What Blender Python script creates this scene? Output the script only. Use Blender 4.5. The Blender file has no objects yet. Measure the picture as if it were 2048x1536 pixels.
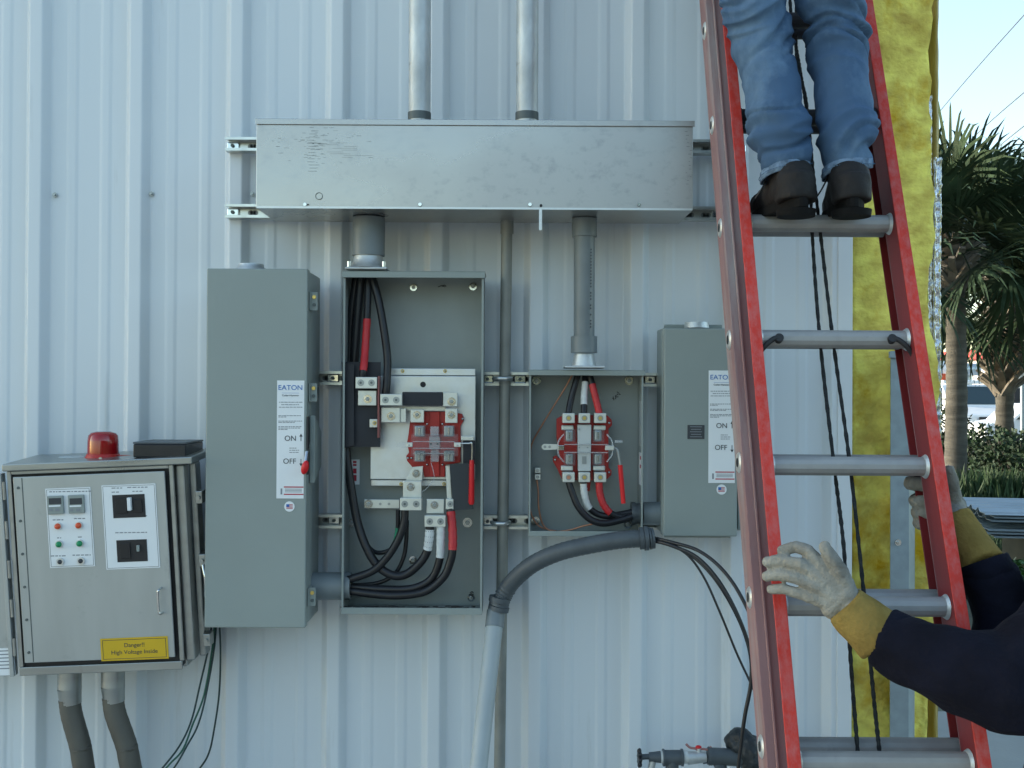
import bpy, bmesh, math, random
from mathutils import Vector, Matrix, noise
R = math.radians
rnd = random.Random(7)
sc = bpy.context.scene
COL = sc.collection
# ---------------------------------------------------------------- camera
F = 2185.0
CY = -3.34
CAM = Vector((0, CY, 1.6))
MROT = Matrix.Rotation(R(90 + 0.5), 4, 'X') @ Matrix.Rotation(R(0.3), 4, 'Z')
cd = bpy.data.cameras.new('camera'); cam = bpy.data.objects.new('camera', cd); COL.objects.link(cam)
cam.matrix_world = Matrix.Translation(CAM) @ MROT
cd.sensor_width = 36; cd.lens = F / 2048 * 36; cd.clip_start = 0.05; cd.clip_end = 2000
sc.camera = cam
# ---------------------------------------------------------------- sky, sun, exposure
SUN_EL, SUN_AZ = R(16), R(-72)          # low sun, left and behind the wall
w = bpy.data.worlds.new('World'); sc.world = w; w.use_nodes = True
nt = w.node_tree; nt.nodes.clear()
sky = nt.nodes.new('ShaderNodeTexSky'); sky.sky_type = 'NISHITA'; sky.sun_disc = False
sky.sun_elevation = SUN_EL; sky.sun_rotation = SUN_AZ; sky.air_density = 1.0; sky.dust_density = .9; sky.ozone_density = .7
bg = nt.nodes.new('ShaderNodeBackground'); bg.inputs[1].default_value = 0.12
wo = nt.nodes.new('ShaderNodeOutputWorld')
tint = nt.nodes.new('ShaderNodeMixRGB'); tint.blend_type = 'MULTIPLY'; tint.inputs[0].default_value = 1; tint.inputs[2].default_value = (1.0, 1.015, .955, 1)   # camera white balance
nt.links.new(sky.outputs[0], tint.inputs[1]); nt.links.new(tint.outputs[0], bg.inputs[0]); nt.links.new(bg.outputs[0], wo.inputs[0])
sd = bpy.data.lights.new('sun', 'SUN'); sd.energy = 2.0; sd.angle = R(0.6); sd.color = (1, .93, .82)
so = bpy.data.objects.new('sun', sd); COL.objects.link(so)
sdir = Vector((math.sin(SUN_AZ) * math.cos(SUN_EL), math.cos(SUN_AZ) * math.cos(SUN_EL), math.sin(SUN_EL)))
so.rotation_euler = sdir.to_track_quat('Z', 'Y').to_euler(); so.location = (0, 20, 20)
vs = sc.view_settings; vs.view_transform = 'Standard'; vs.look = 'None'; vs.gamma = 1; vs.exposure = 2.0

# ---------------------------------------------------------------- helpers
def P(px, py, D):
    d = MROT.to_3x3() @ Vector(((px - 1024) / F, -(py - 768) / F, -1))
    return CAM + d * (D / d.y)
def RC(x0, y0, x1, y1, D):
    mx, my = (x0 + x1) / 2, (y0 + y1) / 2
    return P(x0, my, D).x, P(x1, my, D).x, P(mx, y1, D).z, P(mx, y0, D).z
def YD(D): return CY + D
def cat(pts, sub=6):
    pts = [Vector(p) for p in pts]
    if len(pts) < 3: return pts
    q = [pts[0] * 2 - pts[1]] + pts + [pts[-1] * 2 - pts[-2]]
    out = []
    for i in range(1, len(q) - 2):
        a, b, c, d = q[i - 1], q[i], q[i + 1], q[i + 2]
        for k in range(sub):
            t = k / sub
            out.append(0.5 * ((2 * b) + (c - a) * t + (2 * a - 5 * b + 4 * c - d) * t * t + (3 * b - a - 3 * c + d) * t ** 3))
    out.append(pts[-1]); return out
def chain(o):
    m = Matrix.Identity(4)
    while o: m = o.matrix_basis @ m; o = o.parent
    return m
class MB:
    def __init__(s, local=False): s.v = []; s.f = []; s.sm = []; s.local = local
    def add(s, vs, fs, smooth=False):
        b = len(s.v); s.v += [Vector(v) for v in vs]
        for f in fs: s.f.append([i + b for i in f]); s.sm.append(smooth)
        return s
    def box(s, x0, x1, y0, y1, z0, z1):
        x0, x1 = min(x0, x1), max(x0, x1); y0, y1 = min(y0, y1), max(y0, y1); z0, z1 = min(z0, z1), max(z0, z1)
        return s.add([(x0,y0,z0),(x1,y0,z0),(x1,y1,z0),(x0,y1,z0),(x0,y0,z1),(x1,y0,z1),(x1,y1,z1),(x0,y1,z1)],
              [(0,3,2,1),(4,5,6,7),(0,1,5,4),(1,2,6,5),(2,3,7,6),(3,0,4,7)])
    def pbox(s, a, b, c, d, D0, D1):
        x0, x1, z0, z1 = RC(a, b, c, d, D0); return s.box(x0, x1, YD(D0), YD(D1), z0, z1)
    def prism(s, poly, y0, y1):
        n = len(poly)
        a = sum(poly[i][0]*poly[(i+1)%n][1]-poly[(i+1)%n][0]*poly[i][1] for i in range(n))
        if a < 0: poly = poly[::-1]
        vs = [(p[0], y0, p[1]) for p in poly] + [(p[0], y1, p[1]) for p in poly]
        fs = [list(range(n)), list(range(2*n-1, n-1, -1))] + [(i, i+n, (i+1)%n+n, (i+1)%n) for i in range(n)]
        return s.add(vs, fs)
    def pprism(s, pts, D0, D1):
        q = [P(a, b, D0) for a, b in pts]; return s.prism([(p.x, p.z) for p in q], YD(D0), YD(D1))
    def cyl(s, p0, p1, r0, r1=None, n=16, caps=True):
        return s.tubeR([Vector(p0), Vector(p1)], [r0, r0 if r1 is None else r1], n, caps)
    def tubeR(s, pts, rs, n=12, caps=True):
        m = len(pts); t0 = (pts[1] - pts[0]).normalized()
        up = Vector((0,0,1)) if abs(t0.z) < .9 else Vector((1,0,0))
        u = t0.cross(up).normalized(); vs = []; fs = []
        for i in range(m):
            t = (pts[min(i+1, m-1)] - pts[max(i-1, 0)]).normalized()
            u = (u - t * u.dot(t)).normalized(); v = t.cross(u)
            for k in range(n):
                a = 2*math.pi*k/n; vs.append(pts[i] + (u*math.cos(a) + v*math.sin(a)) * rs[i])
        for i in range(m-1):
            for k in range(n):
                fs.append((i*n+k, i*n+(k+1)%n, (i+1)*n+(k+1)%n, (i+1)*n+k))
        s.add(vs, fs, True)
        if caps:
            s.add(vs[:n], [list(range(n-1, -1, -1))]); s.add(vs[-n:], [list(range(n))])
        return s
    def tube(s, pts, r, n=10, sub=6, caps=True):
        q = cat(pts, sub); rs = [r]*len(q) if not isinstance(r, (list, tuple)) else [
            r[min(int(i/sub), len(r)-1)]*(1-(i % sub)/sub) + r[min(int(i/sub)+1, len(r)-1)]*((i % sub)/sub) for i in range(len(q))]
        return s.tubeR(q, rs, n, caps)
    def ell(s, c, r, n=14, m=9, rot=None):
        c = Vector(c); vs = []; fs = []
        if not isinstance(r, (list, tuple)): r = (r, r, r)
        for i in range(m+1):
            th = math.pi*i/m
            for k in range(n):
                a = 2*math.pi*k/n
                p = Vector((r[0]*math.sin(th)*math.cos(a), r[1]*math.sin(th)*math.sin(a), r[2]*math.cos(th)))
                vs.append(c + (rot @ p if rot else p))
        for i in range(m):
            for k in range(n): fs.append((i*n+k, (i+1)*n+k, (i+1)*n+(k+1)%n, i*n+(k+1)%n))
        return s.add(vs, fs, True)
    def cap(s, p0, p1, r0, r1=None, n=14):       # capsule
        r1 = r0 if r1 is None else r1
        p0 = Vector(p0); p1 = Vector(p1)
        s.tubeR([p0, p1], [r0, r1], n); s.ell(p0, r0, n, 8); s.ell(p1, r1, n, 8); return s
    def disc(s, px, py, r, D0, D1, n=14):        # cylinder along Y, r in metres
        c = P(px, py, D0); return s.cyl((c.x, c.y, c.z), (c.x, YD(D1), c.z), r, r, n)
    def bolt(s, px, py, r, D, tilt=0):           # washer and hex head facing the camera
        c = P(px, py, D); y = c.y
        s.cyl((c.x, y, c.z), (c.x, y-.002, c.z), r, r*.96, 18)
        s.cyl((c.x, y-.002, c.z), (c.x, y-.008, c.z), r*.6, r*.56, 6)
        s.cyl((c.x, y-.008, c.z), (c.x, y-.0115, c.z), r*.32, r*.26, 10); return s
    def mesh(s, name='m'):
        me = bpy.data.meshes.new(name); me.from_pydata([tuple(v) for v in s.v], [], s.f)
        me.polygons.foreach_set('use_smooth', s.sm); me.update(); return me
    def build(s, name, m, parent=None, bevel=0, origin=None, fixn=False):
        if parent and not s.local:
            inv = chain(parent).inverted(); s.v = [inv @ v for v in s.v]
        loc = Vector((0,0,0))
        if parent is None:
            xs = [v.x for v in s.v]; ys = [v.y for v in s.v]; zs = [v.z for v in s.v]
            loc = Vector(origin) if origin else Vector(((min(xs)+max(xs))/2, (min(ys)+max(ys))/2, min(zs)))
            s.v = [v - loc for v in s.v]
        me = s.mesh(name)
        if fixn:
            b = bmesh.new(); b.from_mesh(me); bmesh.ops.recalc_face_normals(b, faces=b.faces); b.to_mesh(me); b.free()
        me.materials.append(m)
        o = bpy.data.objects.new(name, me); COL.objects.link(o); o.location = loc
        if parent: o.parent = parent
        if bevel:
            mo = o.modifiers.new('bevel', 'BEVEL'); mo.width = bevel; mo.segments = 2; mo.limit_method = 'ANGLE'; mo.angle_limit = R(40)
        return o
def abolt(parent, px, py, r, D, m, name='bolt'):
    c = P(px, py, D); y = c.y; mb = MB(); mb.cyl((c.x, y, c.z), (c.x, y-.002, c.z), r, r*.95, 20); mb.cyl((c.x, y-.002, c.z), (c.x, y-.0032, c.z), r*.78, r*.72, 20)
    w_ = mb.build(name, m, parent)
    mb = MB(); mb.cyl((c.x, y-.0032, c.z), (c.x, y-.0085, c.z), r*.56, r*.5, 6); mb.cyl((c.x, y-.0085, c.z), (c.x, y-.0115, c.z), r*.3, r*.24, 10); mb.build('bolt_head', m_jaw, w_)
def tag(o, label, cat_, group=None):
    o['label'] = label; o['category'] = cat_
    if group: o['group'] = group
    return o
def thing(name, label, cat_, loc, group=None, rot=(0,0,0)):
    o = bpy.data.objects.new(name, None); COL.objects.link(o); o.location = loc; o.rotation_euler = rot
    o.empty_display_size = .05
    return tag(o, label, cat_, group)
def struct(o): o['kind'] = 'structure'; return o
dummy_n = [0]
def bake(mb, voxel, smooth=4, fn=None):          # fuse shapes into one continuous surface
    me = mb.mesh('tmp'); o = bpy.data.objects.new('tmp', me); COL.objects.link(o)
    mo = o.modifiers.new('r', 'REMESH'); mo.mode = 'VOXEL'; mo.voxel_size = voxel
    if smooth:
        ms = o.modifiers.new('s', 'SMOOTH'); ms.factor = .5; ms.iterations = smooth
    dg = bpy.context.evaluated_depsgraph_get()
    nm = bpy.data.meshes.new_from_object(o.evaluated_get(dg))
    bpy.data.objects.remove(o)
    if fn:
        nn = [v.normal.copy() for v in nm.vertices]
        for v, n in zip(nm.vertices, nn): v.co = v.co + fn(v.co.copy(), n)
    out = MB(); out.add([v.co.copy() for v in nm.vertices], [list(p.vertices) for p in nm.polygons], True)
    return out
def text(s_, px, py, D, h, m, parent, name='lettering', align='CENTER', local=None, rotz=0, wide=1.0):
    cu = bpy.data.curves.new('t', 'FONT'); cu.body = s_; cu.size = h*1.38; cu.align_x = align; cu.align_y = 'CENTER'; cu.extrude = .0003
    o = bpy.data.objects.new('t', cu); COL.objects.link(o)
    dg = bpy.context.evaluated_depsgraph_get(); me = bpy.data.meshes.new_from_object(o.evaluated_get(dg)); bpy.data.objects.remove(o)
    c = local if local is not None else chain(parent).inverted() @ P(px, py, D)
    Rm = Matrix.Translation(c) @ Matrix.Rotation(rotz, 4, 'Y') @ Matrix.Rotation(R(90), 4, 'X') @ Matrix.Diagonal((wide,1,1,1))
    me.transform(Rm); me.name = name; me.materials.append(m)
    t = bpy.data.objects.new(name, me); COL.objects.link(t); t.parent = parent; return t

# ---------------------------------------------------------------- materials
def M(name, col, rough=.5, metal=0, var=.08, scale=6, bump=0, bscale=60, stretch=(1,1,1), wear=None, alpha=1, spec=.5, rvar=0, emis=0, trans=0, ior=1.45, sheen=0):
    m = bpy.data.materials.new(name); m.use_nodes = True; n = m.node_tree.nodes; l = m.node_tree.links
    b = n['Principled BSDF']
    tc = n.new('ShaderNodeTexCoord'); mp = n.new('ShaderNodeMapping'); mp.inputs['Scale'].default_value = stretch
    l.new(tc.outputs['Object'], mp.inputs[0])
    nz = n.new('ShaderNodeTexNoise'); nz.inputs['Scale'].default_value = scale; nz.inputs['Detail'].default_value = 6
    l.new(mp.outputs[0], nz.inputs['Vector'])
    cr = n.new('ShaderNodeValToRGB')
    cr.color_ramp.elements[0].position = .3; cr.color_ramp.elements[1].position = .7
    cr.color_ramp.elements[0].color = (*[c*(1-var) for c in col], 1); cr.color_ramp.elements[1].color = (*[min(c*(1+var), 1) for c in col], 1)
    l.new(nz.outputs[0], cr.inputs[0]); out = cr.outputs[0]
    if wear:                                       # (colour, threshold, softness, scale, stretch)
        wc, th, sf, ws, wst = wear
        mp2 = n.new('ShaderNodeMapping'); mp2.inputs['Scale'].default_value = wst; l.new(tc.outputs['Object'], mp2.inputs[0])
        n2 = n.new('ShaderNodeTexNoise'); n2.inputs['Scale'].default_value = ws; n2.inputs['Detail'].default_value = 8; n2.inputs['Roughness'].default_value = .65
        l.new(mp2.outputs[0], n2.inputs['Vector'])
        r2 = n.new('ShaderNodeValToRGB'); r2.color_ramp.elements[0].position = th; r2.color_ramp.elements[1].position = th+sf
        r2.color_ramp.elements[0].color = (0,0,0,1); r2.color_ramp.elements[1].color = (1,1,1,1)
        l.new(n2.outputs[0], r2.inputs[0])
        mx = n.new('ShaderNodeMixRGB'); mx.inputs[2].default_value = (*wc, 1)
        l.new(r2.outputs[0], mx.inputs[0]); l.new(out, mx.inputs[1]); out = mx.outputs[0]
    l.new(out, b.inputs['Base Color'])
    b.inputs['Roughness'].default_value = rough; b.inputs['Metallic'].default_value = metal
    b.inputs['Specular IOR Level'].default_value = spec; b.inputs['Alpha'].default_value = alpha; b.inputs['IOR'].default_value = ior
    if trans: b.inputs['Transmission Weight'].default_value = trans
    if sheen: b.inputs['Sheen Weight'].default_value = sheen
    if rvar:
        mr = n.new('ShaderNodeMapRange'); mr.inputs['To Min'].default_value = max(rough-rvar, .02); mr.inputs['To Max'].default_value = rough+rvar
        mr.inputs['From Min'].default_value = .3; mr.inputs['From Max'].default_value = .7
        l.new(nz.outputs[0], mr.inputs['Value']); l.new(mr.outputs[0], b.inputs['Roughness'])
    if emis:
        b.inputs['Emission Color'].default_value = (*col, 1); b.inputs['Emission Strength'].default_value = emis
    if bump:
        nb = n.new('ShaderNodeTexNoise'); nb.inputs['Scale'].default_value = bscale; nb.inputs['Detail'].default_value = 5
        l.new(mp.outputs[0], nb.inputs['Vector'])
        bp = n.new('ShaderNodeBump'); bp.inputs['Strength'].default_value = bump; bp.inputs['Distance'].default_value = .01
        l.new(nb.outputs[0], bp.inputs['Height']); l.new(bp.outputs[0], b.inputs['Normal'])
    return m
m_wall = M('wall_paint', (.64,.69,.72), .38, 0, .035, 1.3, .06, 5, (1,1,.25), wear=((.50,.53,.53), .62, .16, 3.2, (4,1,.35)), rvar=.06)
m_trim = M('trim_paint', (.66,.70,.72), .4, 0, .03)
m_gray = M('enclosure_paint', (.255,.295,.280), .42, 0, .05, 3, .05, 300, rvar=.06, wear=((.275,.31,.295), .60, .2, 5, (1,1,.4)))
m_grayin = M('enclosure_paint_inner', (.26,.295,.285), .5, 0, .07, 7, .05, 300)
m_galv = M('galvanised_sheet', (.40,.40,.395), .30, .88, .10, 2.2, .012, 160, (1,1,1.6), rvar=.12, wear=((.34,.345,.35), .52, .2, 30, (1,1,1.3)))
m_zinc = M('zinc_plate', (.62,.65,.66), .38, .8, .08, 20, .02, 200, rvar=.08)
m_strut = M('strut_steel', (.55,.58,.57), .3, .9, .12, 30, .02, 100)
m_slot = M('dark_steel', (.12,.14,.14), .6, .5, .1)  # dark steel for screws, locknuts, sockets and seams
m_slotm = M('slot_shade_steel', (.26,.28,.29), .5, .6, .1)
m_cond = M('galvanised_pipe', (.52,.55,.55), .5, .5, .22, 14, .2, 40, (1,1,.6), wear=((.20,.20,.19), .58, .12, 22, (1,1,.5)))
m_cond2 = M('painted_pipe', (.24,.25,.23), .5, .2, .18, 10, wear=((.34,.32,.27), .5, .3, 5, (1,1,.3)))
m_pvc = M('grey_pvc', (.17,.20,.21), .4, 0, .10, 12)
m_pvcd = M('dark_grey_flex', (.075,.09,.10), .45, 0, .12, 20, .1, 80)
m_pvcl = M('pale_pvc', (.36,.41,.42), .45, 0, .06, 8)
m_alu = M('cast_aluminium', (.55,.58,.58), .45, .6, .1, 40, .1, 200)
m_lug = M('tinned_lug', (.62,.64,.60), .4, .65, .06, 40)
m_bolt = M('bright_bolt', (.58,.60,.60), .14, 1, .1, 80)
m_brass = M('brass_screw', (.55,.42,.14), .35, .9)
m_copper = M('copper_wire', (.50,.24,.15), .4, .7, .15, 20)
m_black = M('black_rubber', (.012,.013,.016), .38, 0, .2, 20, .05, 200)
m_sheetb = M('black_board', (.016,.019,.026), .55, 0, .2, 10)
m_sheetg = M('grey_board', (.030,.037,.042), .6, 0, .1, 10)
m_redt = M('red_tape', (.50,.025,.03), .42, 0, .12, 40, .1, 120)
m_whit = M('white_tape', (.60,.63,.62), .5, 0, .1, 50, .15, 90)
m_grnt = M('green_tape', (.02,.22,.12), .45)
m_redp = M('red_plastic', (.42,.020,.016), .4, 0, .15, 30)
m_redh = M('red_grip', (.62,.012,.018), .35, 0, .05)
m_clear = M('clear_plastic', (.45,.50,.52), .10, 0, 0, alpha=.07, spec=.9)
m_cleare = M('clear_plastic_edge', (.60,.65,.67), .2, 0, 0, alpha=.32, spec=.9)
m_jaw = M('steel_jaw', (.32,.35,.36), .35, .7)
m_label = M('white_label', (.74,.77,.78), .45, 0, .02)
m_ink = M('dark_ink', (.045,.05,.055), .6, 0, 0)
m_inkl = M('grey_ink', (.22,.24,.26), .6, 0, 0)
m_blue = M('blue_ink', (.015,.13,.42), .5, 0, 0)
m_redi = M('red_ink', (.42,.03,.05), .5, 0, 0)
m_stain = M('stainless_steel', (.35,.37,.36), .34, .85, .1, 4, .02, 90, (1,1,6), rvar=.08, wear=((.22,.22,.20), .62, .14, 6, (1,1,.6)))
m_stdoor = M('satin_stainless_door', (.40,.43,.43), .42, .6, .06, 3, .02, 120, (5,1,1), wear=((.29,.315,.315), .60, .14, 7, (1,1,1)))
m_gask = M('black_gasket', (.02,.02,.022), .6)
m_beacon = M('red_beacon_lens', (.30,.005,.008), .12, 0, .05, spec=.8)
m_lampr = M('orange_lamp', (.65,.09,.03), .3); m_lampg = M('green_lamp', (.01,.25,.10), .3)
m_yel = M('yellow_sticker', (.62,.40,.015), .5, 0, .06)
m_dirt = M('dirty_flex', (.10,.095,.08), .6, .2, .3, 9, .15, 50, (1,1,.5))
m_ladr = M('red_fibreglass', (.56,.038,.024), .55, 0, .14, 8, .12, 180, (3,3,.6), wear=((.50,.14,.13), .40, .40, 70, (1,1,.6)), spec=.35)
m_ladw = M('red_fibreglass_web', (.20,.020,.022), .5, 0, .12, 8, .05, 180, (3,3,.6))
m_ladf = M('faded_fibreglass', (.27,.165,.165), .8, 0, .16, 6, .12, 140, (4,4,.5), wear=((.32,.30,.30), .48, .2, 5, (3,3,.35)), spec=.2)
m_rung = M('ribbed_aluminium', (.33,.335,.33), .6, .4, .1, 20, .05, 200, (1,1,1), wear=((.24,.24,.24), .62, .1, 12, (1,1,1)))
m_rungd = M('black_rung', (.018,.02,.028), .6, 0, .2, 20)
m_rope = M('dark_rope', (.022,.026,.028), .8, 0, .5, 90, .8, 260)
m_ins = M('yellow_fibreglass_wool', (.90,.66,.15), 1, 0, .38, 13, 1.0, 34, (1,1,1.3), wear=((.60,.36,.02), .50, .16, 5, (1.3,1,1)), spec=.02)
m_ins2 = M('golden_facing', (.36,.27,.07), .6, 0, .2, 5, .6, 25, (4,1,.5), wear=((.20,.14,.03), .6, .1, 6, (5,1,.6)))
m_foil = M('foil_facing', (.75,.76,.78), .22, 1, .1, 12, 1.0, 30, (1,1,.7))
m_post = M('galvanised_post', (.27,.33,.36), .5, .35, .1, 30, .04, 60)
m_denim = M('blue_denim', (.062,.115,.20), .9, 0, .2, 3.5, .30, 500, (1,1,1), wear=((.13,.21,.31), .46, .2, 5, (1,1,.8)), spec=.15)
m_denimd = M('denim_hem', (.15,.22,.31), .9, 0, .45, 60, .4, 300, spec=.1)
m_boot = M('dark_leather', (.0075,.006,.0055), .75, 0, .4, 9, .25, 60)
m_sole = M('boot_sole', (.005,.005,.005), .8, 0, .2, 20, spec=.2)
m_glove = M('canvas_glove', (.29,.285,.25), .95, 0, .2, 14, .4, 220, (1,1,1), wear=((.10,.095,.085), .48, .25, 8, (1,1,1)), spec=.1)
m_gloved = M('black_glove_tip', (.02,.02,.025), .7)
m_cuff = M('tan_gauntlet', (.25,.18,.055), .95, 0, .22, 10, .4, 120, (1,1,1), wear=((.17,.115,.03), .52, .2, 9, (1,1,1)), spec=.1)
m_navy = M('navy_cloth', (.0045,.0055,.013), .95, 0, .4, 8, .4, 60, spec=.22)
m_navy2 = M('work_shirt', (.05,.07,.11), .9, 0, .2, 8, .3, 60)
m_skin = M('skin', (.46,.27,.19), .55); m_hair = M('hair', (.03,.02,.015), .7)
m_asph = M('ground_soil', (.10,.105,.075), .95, 0, .3, 2.5, .4, 30)
m_conc = M('concrete', (.30,.30,.28), .85, 0, .15, 1.5, .15, 60)
m_frond = M('palm_leaf', (.036,.060,.032), .5, 0, .45, 3, spec=.25)
m_trunk = M('palm_bark', (.085,.080,.066), .9, 0, .3, 4, .9, 20, (1,1,6))
m_bootp = M('palm_leaf_base', (.17,.15,.12), .9, 0, .3, 6, .5, 30)
m_leaf = M('shrub_leaf', (.013,.036,.012), .7, 0, .5, 3)
m_leaf2 = M('bright_shrub_leaf', (.035,.095,.015), .5, 0, .5, 4)
m_grass = M('grass', (.022,.052,.014), .7, 0, .4, 3)
m_white = M('truck_paint', (.72,.74,.75), .25, 0, .02); m_glass = M('dark_glass', (.02,.04,.045), .08, 0, 0, spec=.9)
m_tyre = M('tyre', (.02,.02,.02), .8); m_redb = M('red_fascia', (.40,.03,.03), .5)
m_bwall = M('white_stucco', (.70,.70,.68), .8, 0, .05); m_bluep = M('blue_plastic', (.02,.06,.22), .5)
m_sheet = M('corrugated_steel', (.42,.47,.49), .35, .6, .1, 3)
m_wood = M('timber', (.20,.15,.09), .8, 0, .2, 5)
m_wire = M('power_wire', (.10,.11,.13), .6)

# ================================================================ SETTING
g = MB(); g.add([(-400,-400,0),(400,-400,0),(400,900,0),(-400,900,0)], [(0,1,2,3)])
struct(g.build('ground', m_asph, origin=(0,0,0)))
g = MB(); g.add([(-9,-9,.004),(6.2,-9,.004),(6.2,2.2,.004),(-9,2.2,.004)], [(0,1,2,3)])
struct(g.build('pavement', m_conc, origin=(0,0,0)))
g = MB(); g.add([(2,16,.004),(120,16,.004),(120,60,.004),(2,60,.004)], [(0,1,2,3)])
struct(g.build('road', M('asphalt', (.10,.10,.10), .9, 0, .1, 3), origin=(0,0,0)))

# ---- ribbed metal wall
WX0, WX1, WH = -6.5, 0.995, 5.2
wall = thing('metal_wall', 'pale ribbed sheet metal wall behind the electrical boxes', 'wall', (-.8, 0, 0))
pts = []; k0 = -19
x = -.842 + k0*.3048
prof = [(-.0376,0),(-.0190,-.032),(.0190,-.032),(.0376,0),(.084,0),(.091,-.0030),(.112,-.0030),(.119,0),(.186,0),(.193,-.0030),(.214,-.0030),(.221,0)]
while x < WX1 - .0:
    for a, b in prof:
        if WX0 < x+a < WX1 - .003: pts.append((x+a, b))
    x += .3048
pts = [(WX0, 0)] + pts + [(WX1, pts[-1][1])]
mb = MB(); NZ = 14; N = len(pts)
for j in range(NZ+1):
    for a, b in pts:
        z = .05 + (WH-.05)*j/NZ
        mb.v.append(Vector((a, b + .0022*noise.noise(Vector((a*2.2, z*1.1, 3))), z)))
for j in range(NZ):
    for i in range(N-1): mb.f.append([j*N+i, j*N+i+1, (j+1)*N+i+1, (j+1)*N+i]); mb.sm.append(False)
o = mb.build('panel', m_wall, wall, bevel=0)
mo = o.modifiers.new('bevel', 'BEVEL'); mo.width = .0045; mo.segments = 3; mo.limit_method = 'ANGLE'; mo.angle_limit = R(12)
mb = MB(); mb.box(.985, 1.030, -.036, .0, .05, WH); mb.box(1.026, 1.030, .0, .09, .05, WH); mb.build('corner_trim', m_trim, wall, bevel=.004)
mb = MB(); mb.box(-6.5, 1.0, .10, .16, 0, WH); mb.build('backing', m_trim, wall)
mb = MB(); mb.box(-6.5, 1.31, -.12, .3, WH+.003, WH+.12); mb.build('eave', m_trim, wall)
mb = MB(); mb.box(-6.5, 1.0, -.03, .10, 0, .048); mb.build('base_angle', m_trim, wall)
mb = MB(); mb.box(-6.55, -6.45, .31, 9, 0, WH); mb.build('side_panel', m_trim, wall); mb = MB(); mb.box(-6.6, 1.32, 9.01, 9.1, 0, WH); mb.build('rear_panel', m_trim, wall)  # unseen rest of the building, added to keep sun off the insulation
mb = MB(); mb.box(-6.6, 1.32, .305, 9.1, WH+.05, WH+.12); mb.build('roof', m_trim, wall)  # unseen roof, added with the rear shell to block the sun
mb = MB(); mb.box(1.22, 1.27, .45, 9, 0, WH); mb.build('side_panel', m_trim, wall)  # unseen side wall, added to stop sun coming from behind
for sx, sy in [(72,257),(110,390),(303,388),(505,388),(63,660),(68,1462),(665,1470),(1077,1500),(1073,1162),(1062,585),(663,798)]:
    q = P(sx, sy, 3.335); mb = MB()
    mb.cyl((q.x, q.y+.002, q.z), (q.x, q.y-.002, q.z), .0075, .0075, 14); mb.cyl((q.x, q.y-.002, q.z), (q.x, q.y-.008, q.z), .0045, .004, 6)
    mb.build('screw', m_jaw if sy != 257 else m_slot, wall)

# ---- insulation, foil and post at the open corner
def wool(name, x0, x1, y0, y1, z0, z1, m, parent, amp=.012, nx=14, seed=0):
    mb = MB(); nz = 150; ny = 3
    ring = [(x0 + (x1-x0)*i/nx, y0) for i in range(nx+1)] + [(x1, y0+(y1-y0)*i/ny) for i in range(1, ny+1)] + \
           [(x1-(x1-x0)*i/nx, y1) for i in range(1, nx+1)] + [(x0, y1-(y1-y0)*i/ny) for i in range(1, ny)]
    n = len(ring); cx, cy = (x0+x1)/2, (y0+y1)/2
    for j in range(nz+1):
        z = z0+(z1-z0)*j/nz
        for a, b in ring:
            q = noise.noise(Vector((a*5+seed, b*5, z*4))) + .5*noise.noise(Vector((a*18+seed, b*18, z*13))) + .3*noise.noise(Vector((a*50, b*50+seed, z*40)))
            dx = (1 if a > cx else -1)*(abs(a-cx) > (x1-x0)/2*.95); dy = (1 if b > cy else -1)*(abs(b-cy) > (y1-y0)/2*.9)
            mb.v.append(Vector((a+dx*q*amp*.5, b+dy*q*amp, z)))
    for j in range(nz):
        for i in range(n): mb.f.append([j*n+i, j*n+(i+1) % n, (j+1)*n+(i+1) % n, (j+1)*n+i]); mb.sm.append(True)
    mb.add(mb.v[:n], [list(range(n-1,-1,-1))]); mb.add(mb.v[-n:], [list(range(n))])
    return mb.build(name, m, parent)
ib = thing('insulation_batt', 'yellow fibreglass insulation batt hanging beside the white wall edge', 'insulation', (1.14, .12, 0))
wool('wool', 1.045, P(1849, 400, 3.42).x, .02, .14, .35, WH-.02, m_ins, ib, .026, 14)
fb = thing('insulation_roll_edge', 'folded golden edge of insulation with crinkled silver foil, beside open sky', 'insulation', (1.30, .15, 0))
def strip(name, pxl, pxr, D, z0, z1, m, parent, amp, fold, seed):
    mb = MB(); nz = 160; nx = 12
    xl, xr = P(pxl, 600, D).x, P(pxr, 600, D).x
    for side in (0, 1):
        for j in range(nz+1):
            z = z0+(z1-z0)*j/nz
            for i in range(nx+1):
                t = i/nx; xx = xl+(xr-xl)*t + .006*noise.noise(Vector((z*1.6, seed, 0)))
                yy = YD(D) + fold*math.sin(t*math.pi*2.2+seed+.35*noise.noise(Vector((z*1.3, seed, 2)))) + amp*noise.noise(Vector((xx*90, z*75, seed)))*.6+.4*amp*noise.noise(Vector((xx*200, z*160, seed))) + side*.012
                mb.v.append(Vector((xx, yy, z)))
    m0 = (nz+1)*(nx+1)
    for j in range(nz):
        for i in range(nx):
            a = j*(nx+1)+i; mb.f.append([a, a+1, a+nx+2, a+nx+1]); mb.sm.append(True)
            mb.f.append([m0+a, m0+a+nx+1, m0+a+nx+2, m0+a+1]); mb.sm.append(True)
        for i in (0, nx):
            a = j*(nx+1)+i; mb.f.append([a, a+nx+1, m0+a+nx+1, m0+a]); mb.sm.append(False)
    return mb.build(name, m, parent, fixn=True)
strip('facing', 1852, 1881, 3.50, .35, WH-.02, m_ins2, fb, .008, .018, 1.0)
strip('foil', 1849, 1864, 3.44, 1.25, 2.55, m_foil, fb, .016, .008, 2.2)
strip('foil', 1868, 1881, 3.43, 1.05, 2.35, m_foil, fb, .016, .006, 4.1)
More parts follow.
